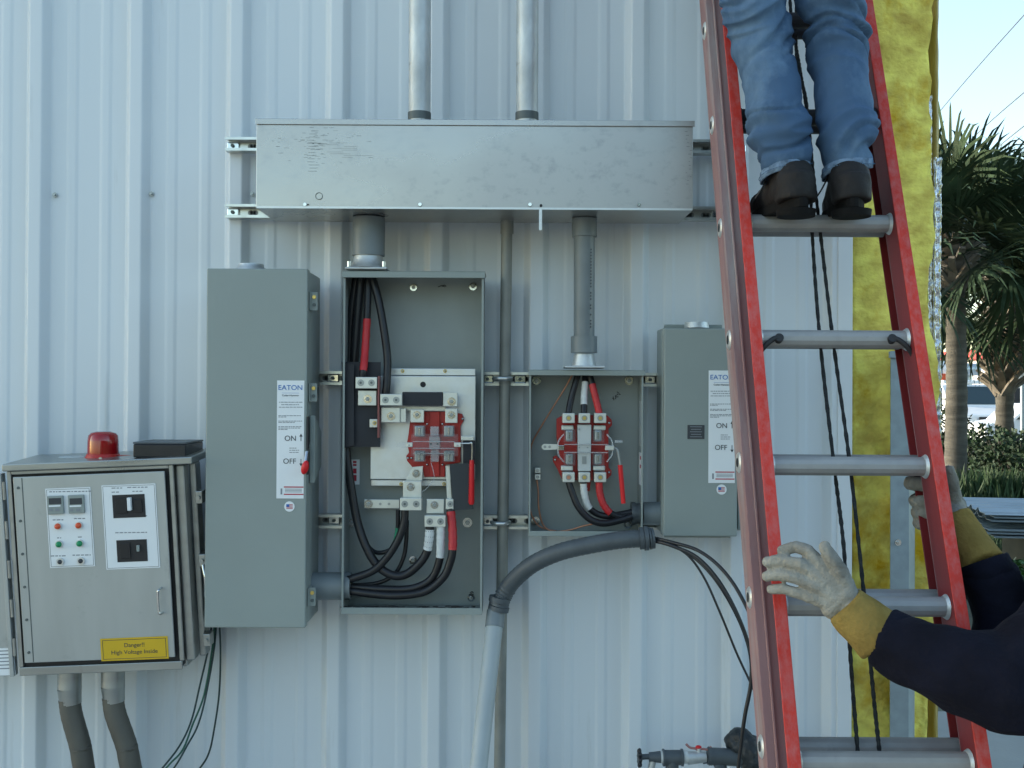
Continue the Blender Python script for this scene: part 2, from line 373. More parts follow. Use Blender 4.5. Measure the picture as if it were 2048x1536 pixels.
pt = thing('steel_post', 'short galvanised steel post standing in front of the yellow insulation', 'post', (P(1800,1000,3.30).x, YD(3.32), 0))
xa, xb, _, _ = RC(1781, 700, 1842, 1500, 3.28); zt = P(1800, 702, 3.28).z; xm = P(1818, 1000, 3.28).x
mb = MB(); mb.prism([(xa,0),(xm,0),(xm,zt),(xa,zt)], YD(3.28), YD(3.284)); mb.build('web', m_post, pt)
mb = MB(); mb.add([(xm, YD(3.28), 0), (xb, YD(3.33), 0), (xb, YD(3.33), zt), (xm, YD(3.28), zt)], [(0,1,2,3)]); mb.add([(xb, YD(3.33), 0), (xb, YD(3.36), 0), (xb, YD(3.36), zt), (xb, YD(3.33), zt)], [(0,1,2,3)])
o = mb.build('flange', m_post, pt); mo = o.modifiers.new('s', 'SOLIDIFY'); mo.thickness = .003
mb = MB(); mb.pbox(1779, 703, 1806, 716, 3.27, 3.279); mb.build('top_cap', m_post, pt, bevel=.002)
mb = MB(); mb.bolt(1796, 1085, .010, 3.279); mb.build('screw', m_bolt, pt)

# ================================================================ STRUT CHANNELS
DB = 3.267                                            # plane in front of the struts, boxes hang on it
def strut(label, x0, x1, yc, marks):
    a = P(x0, yc, DB); b = P(x1, yc, DB); z = (a.z+b.z)/2; y = YD(DB); h = .0205
    t = thing('strut_channel', label, 'strut channel', ((a.x+b.x)/2, -.034, z-h), 'slotted strut channels bolted across the wall')
    mb = MB(); poly = [(y+.0405, -h), (y, -h), (y, -h+.008), (y+.007, -h+.008), (y+.007, -h+.0055), (y+.0025, -h+.0055), (y+.0025, -h+.0025),
                       (y+.038, -h+.0025), (y+.038, h-.0025), (y+.0025, h-.0025), (y+.0025, h-.0055), (y+.007, h-.0055), (y+.007, h-.008), (y, h-.008), (y, h), (y+.0405, h)]
    n = len(poly); vs_ = [(a.x, q[0], z+q[1]) for q in poly]+[(b.x, q[0], z+q[1]) for q in poly]
    mb.add(vs_, [(i, i+n, (i+1) % n+n, (i+1) % n) for i in range(n)]+[list(range(n)), list(range(2*n-1, n-1, -1))])
    mb.build('channel', m_strut, t, fixn=True)
    sx = a.x+.075
    while sx < b.x-.02:
        mb = MB(); mb.cyl((sx-.008, y+.0385, z), (sx-.008, y+.037, z), .0075, n=14); mb.cyl((sx+.008, y+.0385, z), (sx+.008, y+.037, z), .0075, n=14); mb.box(sx-.008, sx+.008, y+.0385, y+.037, z-.0075, z+.0075); sx += .0508
        mb.build('slot', m_slotm, t)
    for q in marks:
        mb = MB(); p = P(q, yc, DB+.03); c = .012
        mb.box(p.x-.018, p.x+.018, p.y-.003, p.y+.006, z-c, z+c); mb.build('washer', m_bolt, t, bevel=.003)
        mb = MB(); mb.cyl((p.x, p.y-.003, z), (p.x, p.y-.010, z), .0055, n=6); mb.build('screw', m_slot, t)
strut('topmost strut channel, ends showing either side of the wide trough', 450, 1488, 290, [466, 1480])
strut('second strut channel from the top, along the trough bottom edge', 450, 1488, 424, [466, 1436])
strut('strut channel behind the tops of the small boxes, third from the top', 600, 1480, 758, [666, 975, 1040, 1300])
strut('lowest strut channel, behind the lower ends of the boxes', 600, 1490, 1045, [668, 975, 1480])

# ================================================================ CONDUITS
def pipe_thing(name, label, group=None):
    pass
def vpipe(name, label, cat_, px, y0, y1, D, r, m, parts=(), group=None, ztop=None, zbot=None):
    a = P(px[0], y0, D); b = P(px[1], y1, D)
    if ztop is not None: a = b + (a-b)*((ztop-b.z)/(a.z-b.z))
    if zbot is not None: b = a + (b-a)*((a.z-zbot)/(a.z-b.z))
    t = thing(name, label, cat_, b, group)
    mb = MB(); mb.cyl(a, b, r, n=28); mb.build('pipe', m, t)
    return t
for px, lab in ((839, 'left galvanised conduit rising from the top of the wide trough'), (1054, 'right galvanised conduit rising from the top of the wide trough')):
    t = vpipe('conduit', lab, 'conduit', (px+1, px), 0, 262, 3.14, .0318, m_cond, group='galvanised conduits above the trough', ztop=WH-.1)
    q = P(px, 226, 3.14); mb = MB(); mb.cyl((q.x,q.y,q.z-.022), (q.x,q.y,q.z), .0335, n=28); mb.build('locknut', m_slot, t)
    q = P(px, -140, 3.14); mb = MB(); mb.cyl((q.x,q.y,q.z-.04), (q.x,q.y,q.z+.04), .036, n=28); mb.build('coupling', m_cond, t)
    mb = MB(); mb.box(q.x-.05, q.x+.05, -.07, -.15, q.z+.2, q.z+.225); mb.build('clamp', m_strut, t)
t = vpipe('conduit', 'thin grey conduit running down the wall between the two open boxes', 'conduit', (1014, 999), 440, 1536, 3.235, .0165, m_cond2, zbot=.0)
q = P(1014, 447, 3.235); mb = MB(); mb.cyl((q.x,q.y,q.z-.03), (q.x,q.y,q.z+.03), .0195, n=24); mb.build('connector', m_cond2, t, bevel=.002)
for yy in (757, 1045):
    q = P(1005 if yy < 900 else 1001, yy, 3.21); mb = MB(); mb.tube([(q.x-.026,q.y+.01,q.z),(q.x-.02,q.y-.015,q.z),(q.x,q.y-.022,q.z),(q.x+.02,q.y-.015,q.z),(q.x+.026,q.y+.01,q.z)], .006, 8); mb.cyl((q.x+.012,q.y-.03,q.z),(q.x-.012,q.y-.03,q.z), .006, n=8); mb.build('clamp', m_strut, t)
# left nipple between trough and big open box
t = vpipe('conduit_nipple', 'wide grey conduit nipple between the trough and the large open box', 'conduit', (738, 737), 436, 512, 3.17, .047, m_pvc)
q = P(737, 528, 3.17)
mb = MB(); mb.tubeR([q+Vector((0,0,.026)), q+Vector((0,0,.012)), q+Vector((0,0,-.004)), q+Vector((0,0,-.014))], [.041,.043,.048,.058], 28); mb.build('hub', m_alu, t)
mb = MB(); mb.box(q.x-.060, q.x+.060, q.y-.055, q.y+.055, q.z-.021, q.z-.014); mb.build('hub_flange', m_alu, t, bevel=.003)
for s in (-1, 1):
    mb = MB(); mb.cyl((q.x+s*.050,q.y-.045,q.z-.014),(q.x+s*.050,q.y-.045,q.z+.002), .006, n=6); mb.build('bolt', m_bolt, t)
# right pvc riser
t = vpipe('conduit', 'grey plastic conduit riser entering the small open box from the trough', 'conduit', (1169, 1168), 436, 705, 3.17, .0305, m_pvc)
for a, b, c, r in ((1169, 438, 474, .0365), (1168, 673, 706, .0385)):
    u = P(a, b, 3.17); v = P(a, c, 3.17); mb = MB(); mb.cyl(u, v, r, n=28); mb.build('coupling', m_pvc, t, bevel=.001)
u = P(1168, 708, 3.17); v = P(1168, 732, 3.17); mb = MB(); mb.tubeR([u, u*.6+v*.4, v], [.029,.031,.036], 28); mb.build('hub', m_alu, t)
mb = MB(); mb.box(v.x-.058, v.x+.058, v.y-.05, v.y+.05, v.z-.007, v.z); mb.build('hub_flange', m_alu, t, bevel=.003)
mb = MB()
for i in range(26):
    if rnd.random() < .8:
        z = P(1180, 500+i*6.2, 3.14).z; mb.box(v.x+.0155, v.x+.0185, v.y-.0283, v.y-.0262, z, z+.004)
mb.build('printed_marks', m_ink, t)

# ================================================================ TROUGH
x0, x1, z0, z1 = RC(512, 243, 1386, 418, 3.022); y0, y1 = YD(3.022), YD(DB)
tr = thing('wireway_trough', 'wide galvanised wireway trough across the top of the boxes', 'electrical trough', ((x0+x1)/2, y1, z0))
mb = MB(); mb.box(x0, x1, y0, y1, z0, z1); mb.build('body', m_galv, tr, bevel=.002)
mb = MB(); mb.box(x0-.002, x1+.004, y0-.004, y1+.001, z1+.002, z1+.004); mb.box(x0-.002, x1+.004, y0-.005, y0-.0025, z1-.012, z1+.004); mb.build('lid', m_galv, tr, bevel=.001)
mb = MB(); mb.box(x0+.002, x1-.002, y0-.0025, y0, z0-.001, z0+.0045); mb.build('bottom_lip', m_zinc, tr)
for a in (610, 840, 1060, 1278):
    mb = MB(); q = P(a, 409, 3.02); mb.cyl((q.x,q.y,q.z),(q.x,q.y-.003,q.z), .006, .005, 12); mb.build('screw', m_bolt, tr)
mb = MB(); q = P(638, 392, 3.02)
for i in range(24):
    a = i/24*2*math.pi; b = (i+1)/24*2*math.pi
    mb.cyl((q.x+.0095*math.cos(a),q.y-.0002,q.z+.0095*math.sin(a)), (q.x+.0095*math.cos(b),q.y-.0002,q.z+.0095*math.sin(b)), .0007, n=5)
mb.build('knockout', m_slot, tr)
mb = MB(); q = P(1082, 411, 3.02); mb.cyl((q.x,q.y-.0008,q.z),(q.x,q.y+.002,q.z), .004, n=10); mb.build('hole', m_gask, tr)
mb = MB(); mb.pbox(1078, 418, 1084, 460, 3.018, 3.020); mb.build('hasp', m_zinc, tr)
mb = MB(); mb.pbox(606, 408, 618, 410, 3.0195, 3.022); mb.build('slot', m_gask, tr)
mb = MB()
for i in range(90):
    cx = rnd.gauss(628, 18) if rnd.random() < .55 else rnd.uniform(540, 740); cy = rnd.gauss(285, 16) if rnd.random() < .8 else rnd.uniform(255, 330)
    if cx > 740 or cy < 252: continue
    q = P(cx, cy, 3.022); l_ = rnd.uniform(.003, .014); mb.box(q.x, q.x+l_, y0-.0003, y0, q.z, q.z+rnd.uniform(.0004, .0009))
for i in range(16):
    q = P(rnd.uniform(1368, 1381), 256+i*7.5, 3.022); mb.box(q.x, q.x+rnd.uniform(.003,.009), y0-.0003, y0, q.z, q.z+.0010)
for i in range(14):
    q = P(rnd.uniform(612, 622), 262+i*6.2, 3.022); mb.box(q.x, q.x+rnd.uniform(.018,.030), y0-.0003, y0, q.z, q.z+.0008)
for i in range(9):
    q = P(rnd.uniform(640, 690), 286+i*3.6, 3.022); mb.box(q.x, q.x+rnd.uniform(.03,.09), y0-.0003, y0, q.z, q.z+.0005)
mb.build('scratches', M('scratch_grime', (.16,.17,.17), .6, .3), tr)

# ================================================================ LABEL (shared layout)
def switch_label(parent, x0, y0, x1, y1, D):
    mb = MB(); mb.pbox(x0, y0, x1, y1, D-.0012, D-.0004); lb = mb.build('label', m_label, parent)
    W, H = x1-x0, y1-y0; d = D-.0016; X = lambda u: x0+W*u; Y = lambda v: y0+H*v
    sc_ = F/D
    text('EATON', X(.5), Y(.062), d, H*.043/sc_, m_blue, lb, wide=1.05)
    mb = MB(); mb.pbox(X(.2), Y(.105), X(.82), Y(.107), d, d+.0004); mb.build('rule', m_blue, lb)
    text('Cutler-Hammer', X(.5), Y(.127), d, H*.016/sc_, m_ink, lb)
    mb = MB()
    for v, a, b in ((.181,.08,.95),(.202,.16,.82),(.223,.08,.94),(.295,.06,.90),(.306,.06,.35),(.341,.06,.93),(.352,.06,.66),(.388,.06,.92),(.400,.06,.86),(.412,.06,.40),(.570,.46,.72),(.588,.46,.82),(.606,.46,.80)):
        u = a
        while u < b:
            l_ = rnd.uniform(.04, .14); mb.pbox(X(u), Y(v), X(min(u+l_, b)), Y(v+.006), d, d+.0004); u += l_+.02
    mb.build('small_print', m_inkl, lb)
    text('ON', X(.50), Y(.492), d, H*.046/sc_, m_ink, lb); text('OFF', X(.47), Y(.686), d, H*.046/sc_, m_ink, lb)
    for v, s in ((.488, -1), (.69, 1)):
        mb = MB(); c = Y(v); mb.pbox(X(.875), c-6*s, X(.90), c+5*s, d, d+.0004); mb.pprism([(X(.83), c+3*s), (X(.945), c+3*s), (X(.8875), c+9*s)], d, d+.0004)
        mb.build('arrow', m_ink, lb)
    mb = MB()
    for v in (.898, .960): mb.pbox(X(.26), Y(v), X(.98), Y(v+.010), d, d+.0004)
    mb.build('red_rule', m_redi, lb)
    mb = MB(); mb.pbox(X(.14), Y(.915), X(.20), Y(.965), d, d+.0004)
    for v in (.918,.930,.942): mb.pbox(X(.30), Y(v), X(.92), Y(v+.005), d, d+.0004)
    mb.build('small_print', m_inkl, lb)
def flag(parent, cx, cy, D):
    c = P(cx, cy, D); mb = MB(); mb.cyl((c.x,c.y-.0004,c.z),(c.x,c.y-.0014,c.z), .0145, n=28); s = mb.build('round_sticker', m_label, parent)
    mb = MB(); d = D-.0019
    for i in range(4): mb.pbox(cx-6.5, cy-4.5+i*2.6, cx+6.5, cy-3.2+i*2.6, d, d+.0004)
    mb.build('flag_stripes', m_redi, s)
    mb = MB(); mb.pbox(cx-6.5, cy-4.6, cx-.5, cy+.6, d-.0004, d); mb.build('flag_canton', m_blue, s)

# ================================================================ BOX 1, TALL CLOSED SWITCH
DF = 3.06
x0, x1, z0, z1 = RC(411, 537, 613, 1256, DF); yb = YD(DB); yf = YD(DF)
sw = thing('safety_switch', 'tall closed grey safety switch box with red handle, left of the open boxes', 'safety switch', ((x0+x1)/2, yb, z0))
mb = MB(); mb.box(x0+.004, x1-.001, yf+.035, yb, z0+.006, z1-.004); mb.build('body', m_gray, sw, bevel=.003)
mb = MB(); mb.box(x0, x1, yf, yf+.033, z0, z1); mb.build('door', m_gray, sw, bevel=.0035)
q = P(502, 531, 3.15); mb = MB(); mb.tubeR([Vector((q.x,q.y,z1-.002)), Vector((q.x,q.y,z1+.010)), Vector((q.x,q.y,z1+.012)), Vector((q.x,q.y,z1+.022))], [.046,.044,.038,.036], 28); mb.build('hub', m_alu, sw)
for yy in (603, 785, 1193):
    mb = MB(); c = P(628, yy, 3.10); mb.box(x1+.0015, x1+.0045, c.y-.02, c.y+.035, c.z-.026, c.z+.026); mb.box(x1+.0015, x1+.022, c.y-.006, c.y-.002, c.z-.026, c.z+.026)
    l_ = mb.build('latch', m_gray, sw, bevel=.0015)
    mb = MB(); mb.cyl((x1+.013,c.y-.006,c.z+.012),(x1+.013,c.y-.011,c.z+.012), .0055, n=10); mb.build('screw', m_brass, l_)
    mb = MB(); mb.cyl((x1+.013,c.y-.006,c.z-.010),(x1+.013,c.y-.010,c.z-.010), .005, n=8); mb.build('screw', m_slot, l_)
switch_label(sw, 553.5, 761, 608, 997, DF); flag(sw, 579, 1013, DF)
# operating handle on the right side
c0 = P(622, 830, 3.13); c1 = P(622, 1000, 3.13)
mb = MB(); poly = [(yf+.04, c0.z+.0), (yf+.15, c0.z-.05), (yf+.15, c1.z+.09), (yf+.04, c1.z+.05)]
mb.add([(x1+.0005, a, b) for a, b in poly]+[(x1+.016, a, b) for a, b in poly], [(0,1,2,3),(7,6,5,4),(0,4,5,1),(1,5,6,2),(2,6,7,3),(3,7,4,0)]); mb.build('handle_housing', m_gray, sw, bevel=.003, fixn=True)
a = P(613.5, 833, 3.05); b = P(611, 950, 3.045); mb = MB(); mb.box(x1+.001, x1+.005, yf-.004, yf+.01, b.z, a.z); mb.build('handle_slot', m_gask, sw)
u = P(614, 905, 3.05); v = P(610, 935, 3.02)
mb = MB(); mb.cyl(P(618, 890, 3.10), u, .006, n=10); mb.cyl(u, v, .0065, n=10); mb.build('handle_arm', m_bolt, sw)
mb = MB(); mb.ell(v, (.0105,.012,.020), rot=Matrix.Rotation(R(14), 3, 'Y')); mb.build('handle_grip', m_redh, sw)

# ================================================================ BOX 4, SMALL CLOSED SWITCH
DF4 = 3.12
x0, x1, z0, z1 = RC(1327, 655, 1474, 1073, DF4); yf4 = YD(DF4)
s4 = thing('safety_switch', 'smaller closed grey safety switch box with black sticker, partly behind the red ladder', 'safety switch', ((x0+x1)/2, yb, z0))
mb = MB(); mb.box(x0-.0, x1, yf4+.03, yb, z0+.003, z1+.0); mb.build('body', m_gray, s4, bevel=.003)
mb = MB(); mb.box(x0+.001, x1+.001, yf4, yf4+.028, z0, z1-.003); mb.build('door', m_gray, s4, bevel=.0035)
mb = MB(); mb.box(x0+.02, x1-.02, yf4+.12, yb-.002, z1+.0005, z1+.016); mb.build('hub_plate', m_gray, s4, bevel=.002)
q = P(1393, 648, 3.2); mb = MB(); mb.cyl((q.x,q.y,z1+.003),(q.x,q.y,z1+.020), .037, .034, 28); mb.build('hub', m_alu, s4)
mb = MB(); mb.pbox(1375, 850, 1409, 878, DF4-.001, DF4-.0003); k = mb.build('black_sticker', m_ink, s4)
mb = MB()
for i in range(5): mb.pbox(1380+2*(i % 2), 853+i*5, 1404-2*(i % 2), 854.2+i*5, DF4-.0013, DF4-.001)
mb.build('small_print', m_inkl, k)
switch_label(s4, 1417, 741, 1470, 966, DF4); flag(s4, 1443, 979, DF4)
mb = MB(); mb.pbox(1476, 905, 1483, 1060, 3.16, 3.22); mb.build('handle_housing', m_gray, s4, bevel=.002)
mb = MB(); mb.box(x0+.01, x1-.01, yf4+.04, yb-.02, z0-.008, z0+.001); mb.build('bottom_flange', m_gray, s4)

# ================================================================ OPEN BOX builder
def open_box(label, x0p, y0p, x1p, y1p, DF, lip_t, lip_b, rim):
    x0, x1, z0, z1 = RC(x0p, y0p, x1p, y1p, DF); y0 = YD(DF); y1 = YD(DB); t = .0022
    b = thing('open_enclosure', label, 'electrical enclosure', ((x0+x1)/2, y1, z0))
    mb = MB(); mb.box(x0, x1, y1-t, y1, z0, z1); mb.build('back_panel', m_grayin, b)
    mb = MB(); mb.box(x0, x0+t, y0, y1-t-.0005, z0, z1); mb.box(x1-t, x1, y0, y1-t-.0005, z0, z1)
    mb.box(x0+t+.0005, x1-t-.0005, y0, y1-t-.0005, z0, z0+t); mb.box(x0+t+.0005, x1-t-.0005, y0, y1-t-.0005, z1-t, z1); mb.build('side_panels', m_grayin, b)
    mb = MB(); mb.box(x0-.003, x1+.004, y0-.012, y0-.0005, z1-lip_t, z1+.001)
    mb.box(x0-.003, x1+.004, y0-.0115, y1, z1+.0012, z1+.003)
    mb.box(x0, x1, y0-.003, y0-.0005, z0-.001, z0+lip_b)
    mb.box(x0, x0+rim, y0-.003, y0-.0005, z0+lip_b, z1-lip_t); mb.box(x1-rim, x1, y0-.003, y0-.0005, z0+lip_b, z1-lip_t)
    mb.build('rim', m_gray, b, bevel=.0008)
    return b
def cable(label, pts, r, D0, tapes=(), mat_=None, group='cables inside the open boxes', name='cable', cat_='cable', n=12):
    """pts: (px,py[,D]); tapes: (t0,t1,material) as fractions of the length"""
    w3 = [P(p[0], p[1], p[2] if len(p) > 2 else D0) for p in pts]
    if pts[-1][1] > 1530:                         # long enough to reach the ground
        e = w3[-1]; w3 += [Vector((e.x, e.y, e.z*.4)), Vector((e.x+.02, e.y-.05, .006)), Vector((e.x+.15, e.y-.12, .006))]
    t = thing(name, label, cat_, w3[0], group)
    q = cat(w3, 8)
    mb = MB(); mb.tubeR(q, [r]*len(q), n); mb.build('jacket', mat_ or m_black, t)
    for a, b, m in tapes:
        i0, i1 = int(a*(len(q)-1)), int(b*(len(q)-1)); i1 = max(i1, i0+1)
        seg = q[i0:i1+1]; rr = [r*1.06*(1+.05*math.sin(i*2.1)) for i in range(len(seg))]
        mb = MB(); mb.tubeR(seg, rr, n); mb.build('colour_tape', m, t)
    return t
def blk(parent, name, x0, y0, x1, y1, D0, D1, m, bev=.0015):
    mb = MB(); mb.pbox(x0, y0, x1, y1, D0, D1); return mb.build(name, m, parent, bevel=bev)
def bolts(parent, pts, r, D, m=None, name='bolt'):
    for a, b in pts: abolt(parent, a, b, r, D, m or m_bolt, name)
def lugscrew(parent, pts, r, D):
    for a, b in pts:
        mb = MB(); c = P(a, b, D); mb.cyl((c.x,c.y,c.z),(c.x,c.y-.0015,c.z), r, r, 18); mb.cyl((c.x,c.y-.0015,c.z),(c.x,c.y-.0022,c.z), r*.75, r*.7, 18); mb.build('set_screw', m_jaw, parent)
        mb = MB(); mb.cyl((c.x,c.y-.0022,c.z),(c.x,c.y-.0028,c.z), r*.4, r*.4, 6); mb.build('screw_socket', m_slot, parent)

# ================================================================ LARGE OPEN BOX
DE = 3.135
E = open_box('large open grey switch box with plated back plate, red fuse base and thick cables', 685, 545, 966, 1228, DE, .016, .018, .006)
for a, b, r in ((708,562,.008),(827,575,.011),(946,573,.012),(935,1045,.015),(703,1046,.013),(826,1120,.012),(942,1196,.011)):
    abolt(E, a, b, r, DB-.004, m_bolt)
blk(E, 'mounting_plate', 741, 752, 951, 959, 3.215, 3.219, m_zinc); blk(E, 'mounting_plate_flange', 770, 737, 951, 751, 3.222, 3.225, m_zinc)
blk(E, 'mounting_plate_flange', 742, 960, 893, 972, 3.222, 3.225, m_zinc)
mb = MB(); mb.disc(846, 769, .0085, 3.2145, 3.216); mb.build('plate_hole', m_gask, E)
bolts(E, [(805,742),(890,742),(802,968),(888,968)], .0055, 3.221, m_brass, 'screw')
mb = MB(); mb.pbox(685.5, 724, 761, 894, 3.165, 3.167); mb.pprism([(684, 724), (708, 730), (708, 890), (684, 898)], 3.150, 3.152); mb.build('barrier_sheet', m_sheetb, E)
blk(E, 'lug', 711, 754, 754, 777, 3.125, 3.155, m_lug); lugscrew(E, [(721.5,765.5),(743,765.5)], .0095, 3.1248)
blk(E, 'lug_tang', 716, 781, 753, 811, 3.145, 3.155, m_lug); bolts(E, [(735.5,798)], .0125, 3.1445)
blk(E, 'copper_bar', 755, 752, 758.5, 876, 3.13, 3.165, M('reddish_bar', (.24,.085,.08), .5, .3))
blk(E, 'tab', 739, 838, 755, 855, 3.15, 3.158, m_lug); bolts(E, [(749,846)], .006, 3.1495, m_brass, 'screw')
blk(E, 'lug', 760.5, 788, 804, 811, 3.125, 3.16, m_lug); lugscrew(E, [(771,800),(792.5,800)], .0095, 3.1248)
blk(E, 'insulated_bar', 804.5, 784, 885, 811, 3.15, 3.168, m_sheetb); blk(E, 'bus_bar', 885.5, 785, 915, 813, 3.155, 3.163, m_lug); bolts(E, [(903,803)], .0125, 3.1545)
blk(E, 'bus_bar', 806, 812.5, 892, 822, 3.185, 3.19, m_lug); blk(E, 'bus_bar', 762, 815, 800, 845, 3.15, 3.158, m_lug); blk(E, 'bus_bar', 800.5, 817, 812, 845, 3.156, 3.164, m_lug); blk(E, 'bus_bar', 821, 819, 848, 845, 3.162, 3.17, m_lug)
bolts(E, [(782,832)], .0125, 3.1495); bolts(E, [(834,829.5)], .0115, 3.1615)
blk(E, 'bus_bar', 890.5, 817, 915, 846, 3.162, 3.17, m_lug); bolts(E, [(903,830)], .0115, 3.1615)
# fuse base
mb = MB(); mb.pprism([(820,842),(848,823),(890,823),(905,834),(914,826),(924,828),(928,840),(921,852),(921,925),(890,930),(890,954),(848,954),(846,938),(832,950),(828,938),(814,922),(812,912),(818,905),(814,885),(817,868)], 3.192, 3.213); fz = mb.build('fuse_base', m_redp, E, bevel=.002)
blk(fz, 'centre_rail', 859, 823.5, 879, 953, 3.184, 3.1915, m_redp); 
for a, b in ((869,832),(869,845),(854,848),(885,848),(854,929),(885,929),(869,933),(925,838),(816,916),(823,916)): MB().ell(P(a, b, 3.188), .0036).build('rivet', m_bolt, fz)
for a, b in ((829,852),(888,852),(829,902),(888,902)):
    blk(fz, 'steel_jaw', a, b, a+19, b+21, 3.155, 3.19, m_jaw, .003); blk(fz, 'steel_jaw', a+8, b+3, a+11, b+19, 3.150, 3.1545, m_bolt, .0005)
    blk(fz, 'clear_cover', a-3, b-2, a+22, b+22, 3.146, 3.149, m_clear, .0008); 
for a, b, c, d, D in ((860,853,877,872,3.15),(858,873,879,899,3.145),(861,900,877,924,3.15)):
    blk(fz, 'clear_centre_block', a, b, c, d, D, 3.183, m_cleare, .002)
for a, b in ((862,888),(875,888)): mb = MB(); mb.disc(a, b, .003, 3.1445, 3.146); mb.build('pin', m_gask, fz)
for yy in (882.5, 896, 906): blk(fz, 'clear_crossbar', 826, yy, 909, yy+1.7, 3.135, 3.15, m_cleare, .0003)
blk(fz, 'clear_shield', 822, 868, 916, 912, 3.130, 3.1335, m_clear, .001)
blk(fz, 'clear_tab', 792, 884, 826, 895, 3.140, 3.143, m_clear, .003)
blk(fz, 'tab', 812, 885, 825, 894, 3.128, 3.1355, m_lug); blk(fz, 'tab', 908, 885, 922, 894, 3.128, 3.1355, m_lug)
for a in (818, 915): MB().ell(P(a, 890, 3.1275), .0028).build('rivet', m_bolt, fz)
# pull handle and rod
blk(E, 'handle_plate', 926, 881, 950, 928, 3.17, 3.174, m_sheetb, .0005); blk(E, 'bracket', 922, 872, 948, 881, 3.165, 3.17, m_lug)
mb = MB(); mb.tube([P(922,887,3.150), P(938,887,3.150), P(944,888,3.150), P(944,924,3.150)], .0028, 10); mb.build('rod', m_bolt, E)
mb = MB(); mb.tubeR([P(943.5,920,3.148), P(943.5,928,3.148), P(943,1004,3.148), P(943,1009,3.148)], [.0065,.0075,.0085,.006], 16); mb.build('red_handle', m_redh, E)
mb = MB(); mb.pprism([(899,928),(937,926),(947,1018),(907,1021)], 3.153, 3.155); mb.build('grey_barrier_sheet', m_sheetg, E)
# lower terminals
mb = MB(); mb.pprism([(826,934),(846,932),(844,962),(811,962)], 3.165, 3.172); mb.build('bus_bar', m_lug, E, bevel=.001)
bolts(E, [(832.5,947)], .0120, 3.1645); blk(E, 'lug_tang', 806, 962, 843, 995, 3.152, 3.160, m_lug); bolts(E, [(821.5,974)], .0120, 3.1515)
blk(E, 'lug', 800, 996, 843, 1021, 3.13, 3.163, m_lug); lugscrew(E, [(809.5,1008),(832.5,1008)], .0095, 3.1298)
blk(E, 'ground_bar', 728, 999, 799, 1017, 3.225, 3.231, m_lug); bolts(E, [(737,1008)], .013, 3.2245)
for a in (760.5, 778): mb = MB(); mb.disc(a, 1008, .004, 3.2240, 3.226); mb.build('bar_hole', m_jaw, E)
blk(E, 'lug_tang', 853, 998, 888, 1027, 3.16, 3.168, m_lug); bolts(E, [(869,1010)], .0115, 3.1595)
blk(E, 'lug', 849, 1031, 891, 1054, 3.135, 3.168, m_lug); lugscrew(E, [(859.5,1043),(881,1043)], .0095, 3.1348)
blk(E, 'lug', 891.5, 998, 907, 1019, 3.15, 3.175, m_lug); lugscrew(E, [(900.5,1008)], .0085, 3.1498)
mb = MB(); mb.pprism([(891,932),(899,932),(903,998),(894,998)], 3.165, 3.175); mb.build('bus_bar', m_lug, E)
mb = MB(); mb.tube([P(862,925,3.14), P(868,955,3.14), P(855,975,3.15), P(844,984,3.16)], .0012, 6); mb.build('clear_strap', m_cleare, E)
st = blk(E, 'sticker', 702, 919, 719, 969, 3.262, 3.2645, m_label, 0)
for b, h in ((922,4),(928,4),(937,10),(950,12)): blk(st, 'red_print', 706, b, 713, b+h, 3.2615, 3.2619, m_redi, 0)
mb = MB()
for i in range(40):
    a = rnd.uniform(690, 950); s_ = rnd.uniform(.003,.02); q = P(a, rnd.uniform(1212, 1217), 3.15); mb.ell(q, (s_, s_*.6, .0014), 8, 4)
mb.build('dirt', M('dark_dirt', (.03,.03,.03), .9), E)
mb = MB()
for a, b, h in ((876,574,.02),(884,573,.012),(937,1190,.015),(940,1186,.01)): q = P(a,b,3.262); mb.tube([q, q+Vector((h*.6,-.001,.004)), q+Vector((h,0,0))], .0012, 6)
mb.build('scuff_marks', m_gask, E)

rc = .0125
cable('black cable with red tape band coming down to the upper lug', [(737,552,3.19),(735,620,3.18),(731,690,3.17),(727,738,3.14),(724,756,3.14)], .0105, 3.17, [(.34,.80,m_redt)])
cable('black cable furthest left in the large open box, running down behind the black sheet', [(714,552,3.21),(704,620,3.215),(699,700,3.22),(694,860,3.2),(693,905,3.19),(700,960,3.185),(714,1040,3.18),(733,1095,3.17),(757,1133,3.165),(787,1151,3.16),(813,1148,3.16),(838,1128,3.155),(853,1105,3.155),(858,1080,3.15),(860,1052,3.15)], rc, 3.17, [(.88,.985,m_whit)])
cable('second black cable from the left at the top of the large open box', [(722,552,3.20),(716,620,3.20),(711,690,3.20),(707,760,3.20)], rc, 3.18)
cable('black cable with no tape bowing right, from the top hub to the middle lug', [(744,552,3.19),(757,600,3.18),(768,660,3.17),(775,720,3.16),(773,770,3.15),(771,790,3.15)], .0115, 3.17)
cable('black cable from the left side hub to the lower left lug', [(690,1160,3.17),(704,1157,3.16),(745,1142,3.155),(773,1116,3.15),(796,1080,3.15),(808,1045,3.15),(810,1020,3.15)], .0115, 3.16)
cable('thinner grounding cable with a green tape band in the large open box', [(796,1020,3.16),(795,1060,3.17),(787,1092,3.18),(770,1104,3.19),(750,1104,3.20),(735,1090,3.21),(722,1060,3.215),(715,1030,3.22)], .0065, 3.18, [(.13,.29,m_grnt)])
cable('thin black cable passing behind the others to the side hub', [(814,1040,3.20),(812,1085,3.20),(806,1118,3.20),(789,1148,3.20),(755,1166,3.20),(700,1171,3.20)], .0062, 3.2)
cable('black cable with the right hand white tape band under the middle lug', [(881,1052,3.15),(881,1080,3.15),(879,1120,3.15),(862,1158,3.155),(823,1177,3.16),(762,1178,3.17),(700,1173,3.18)], .0115, 3.16, [(.02,.32,m_whit)])
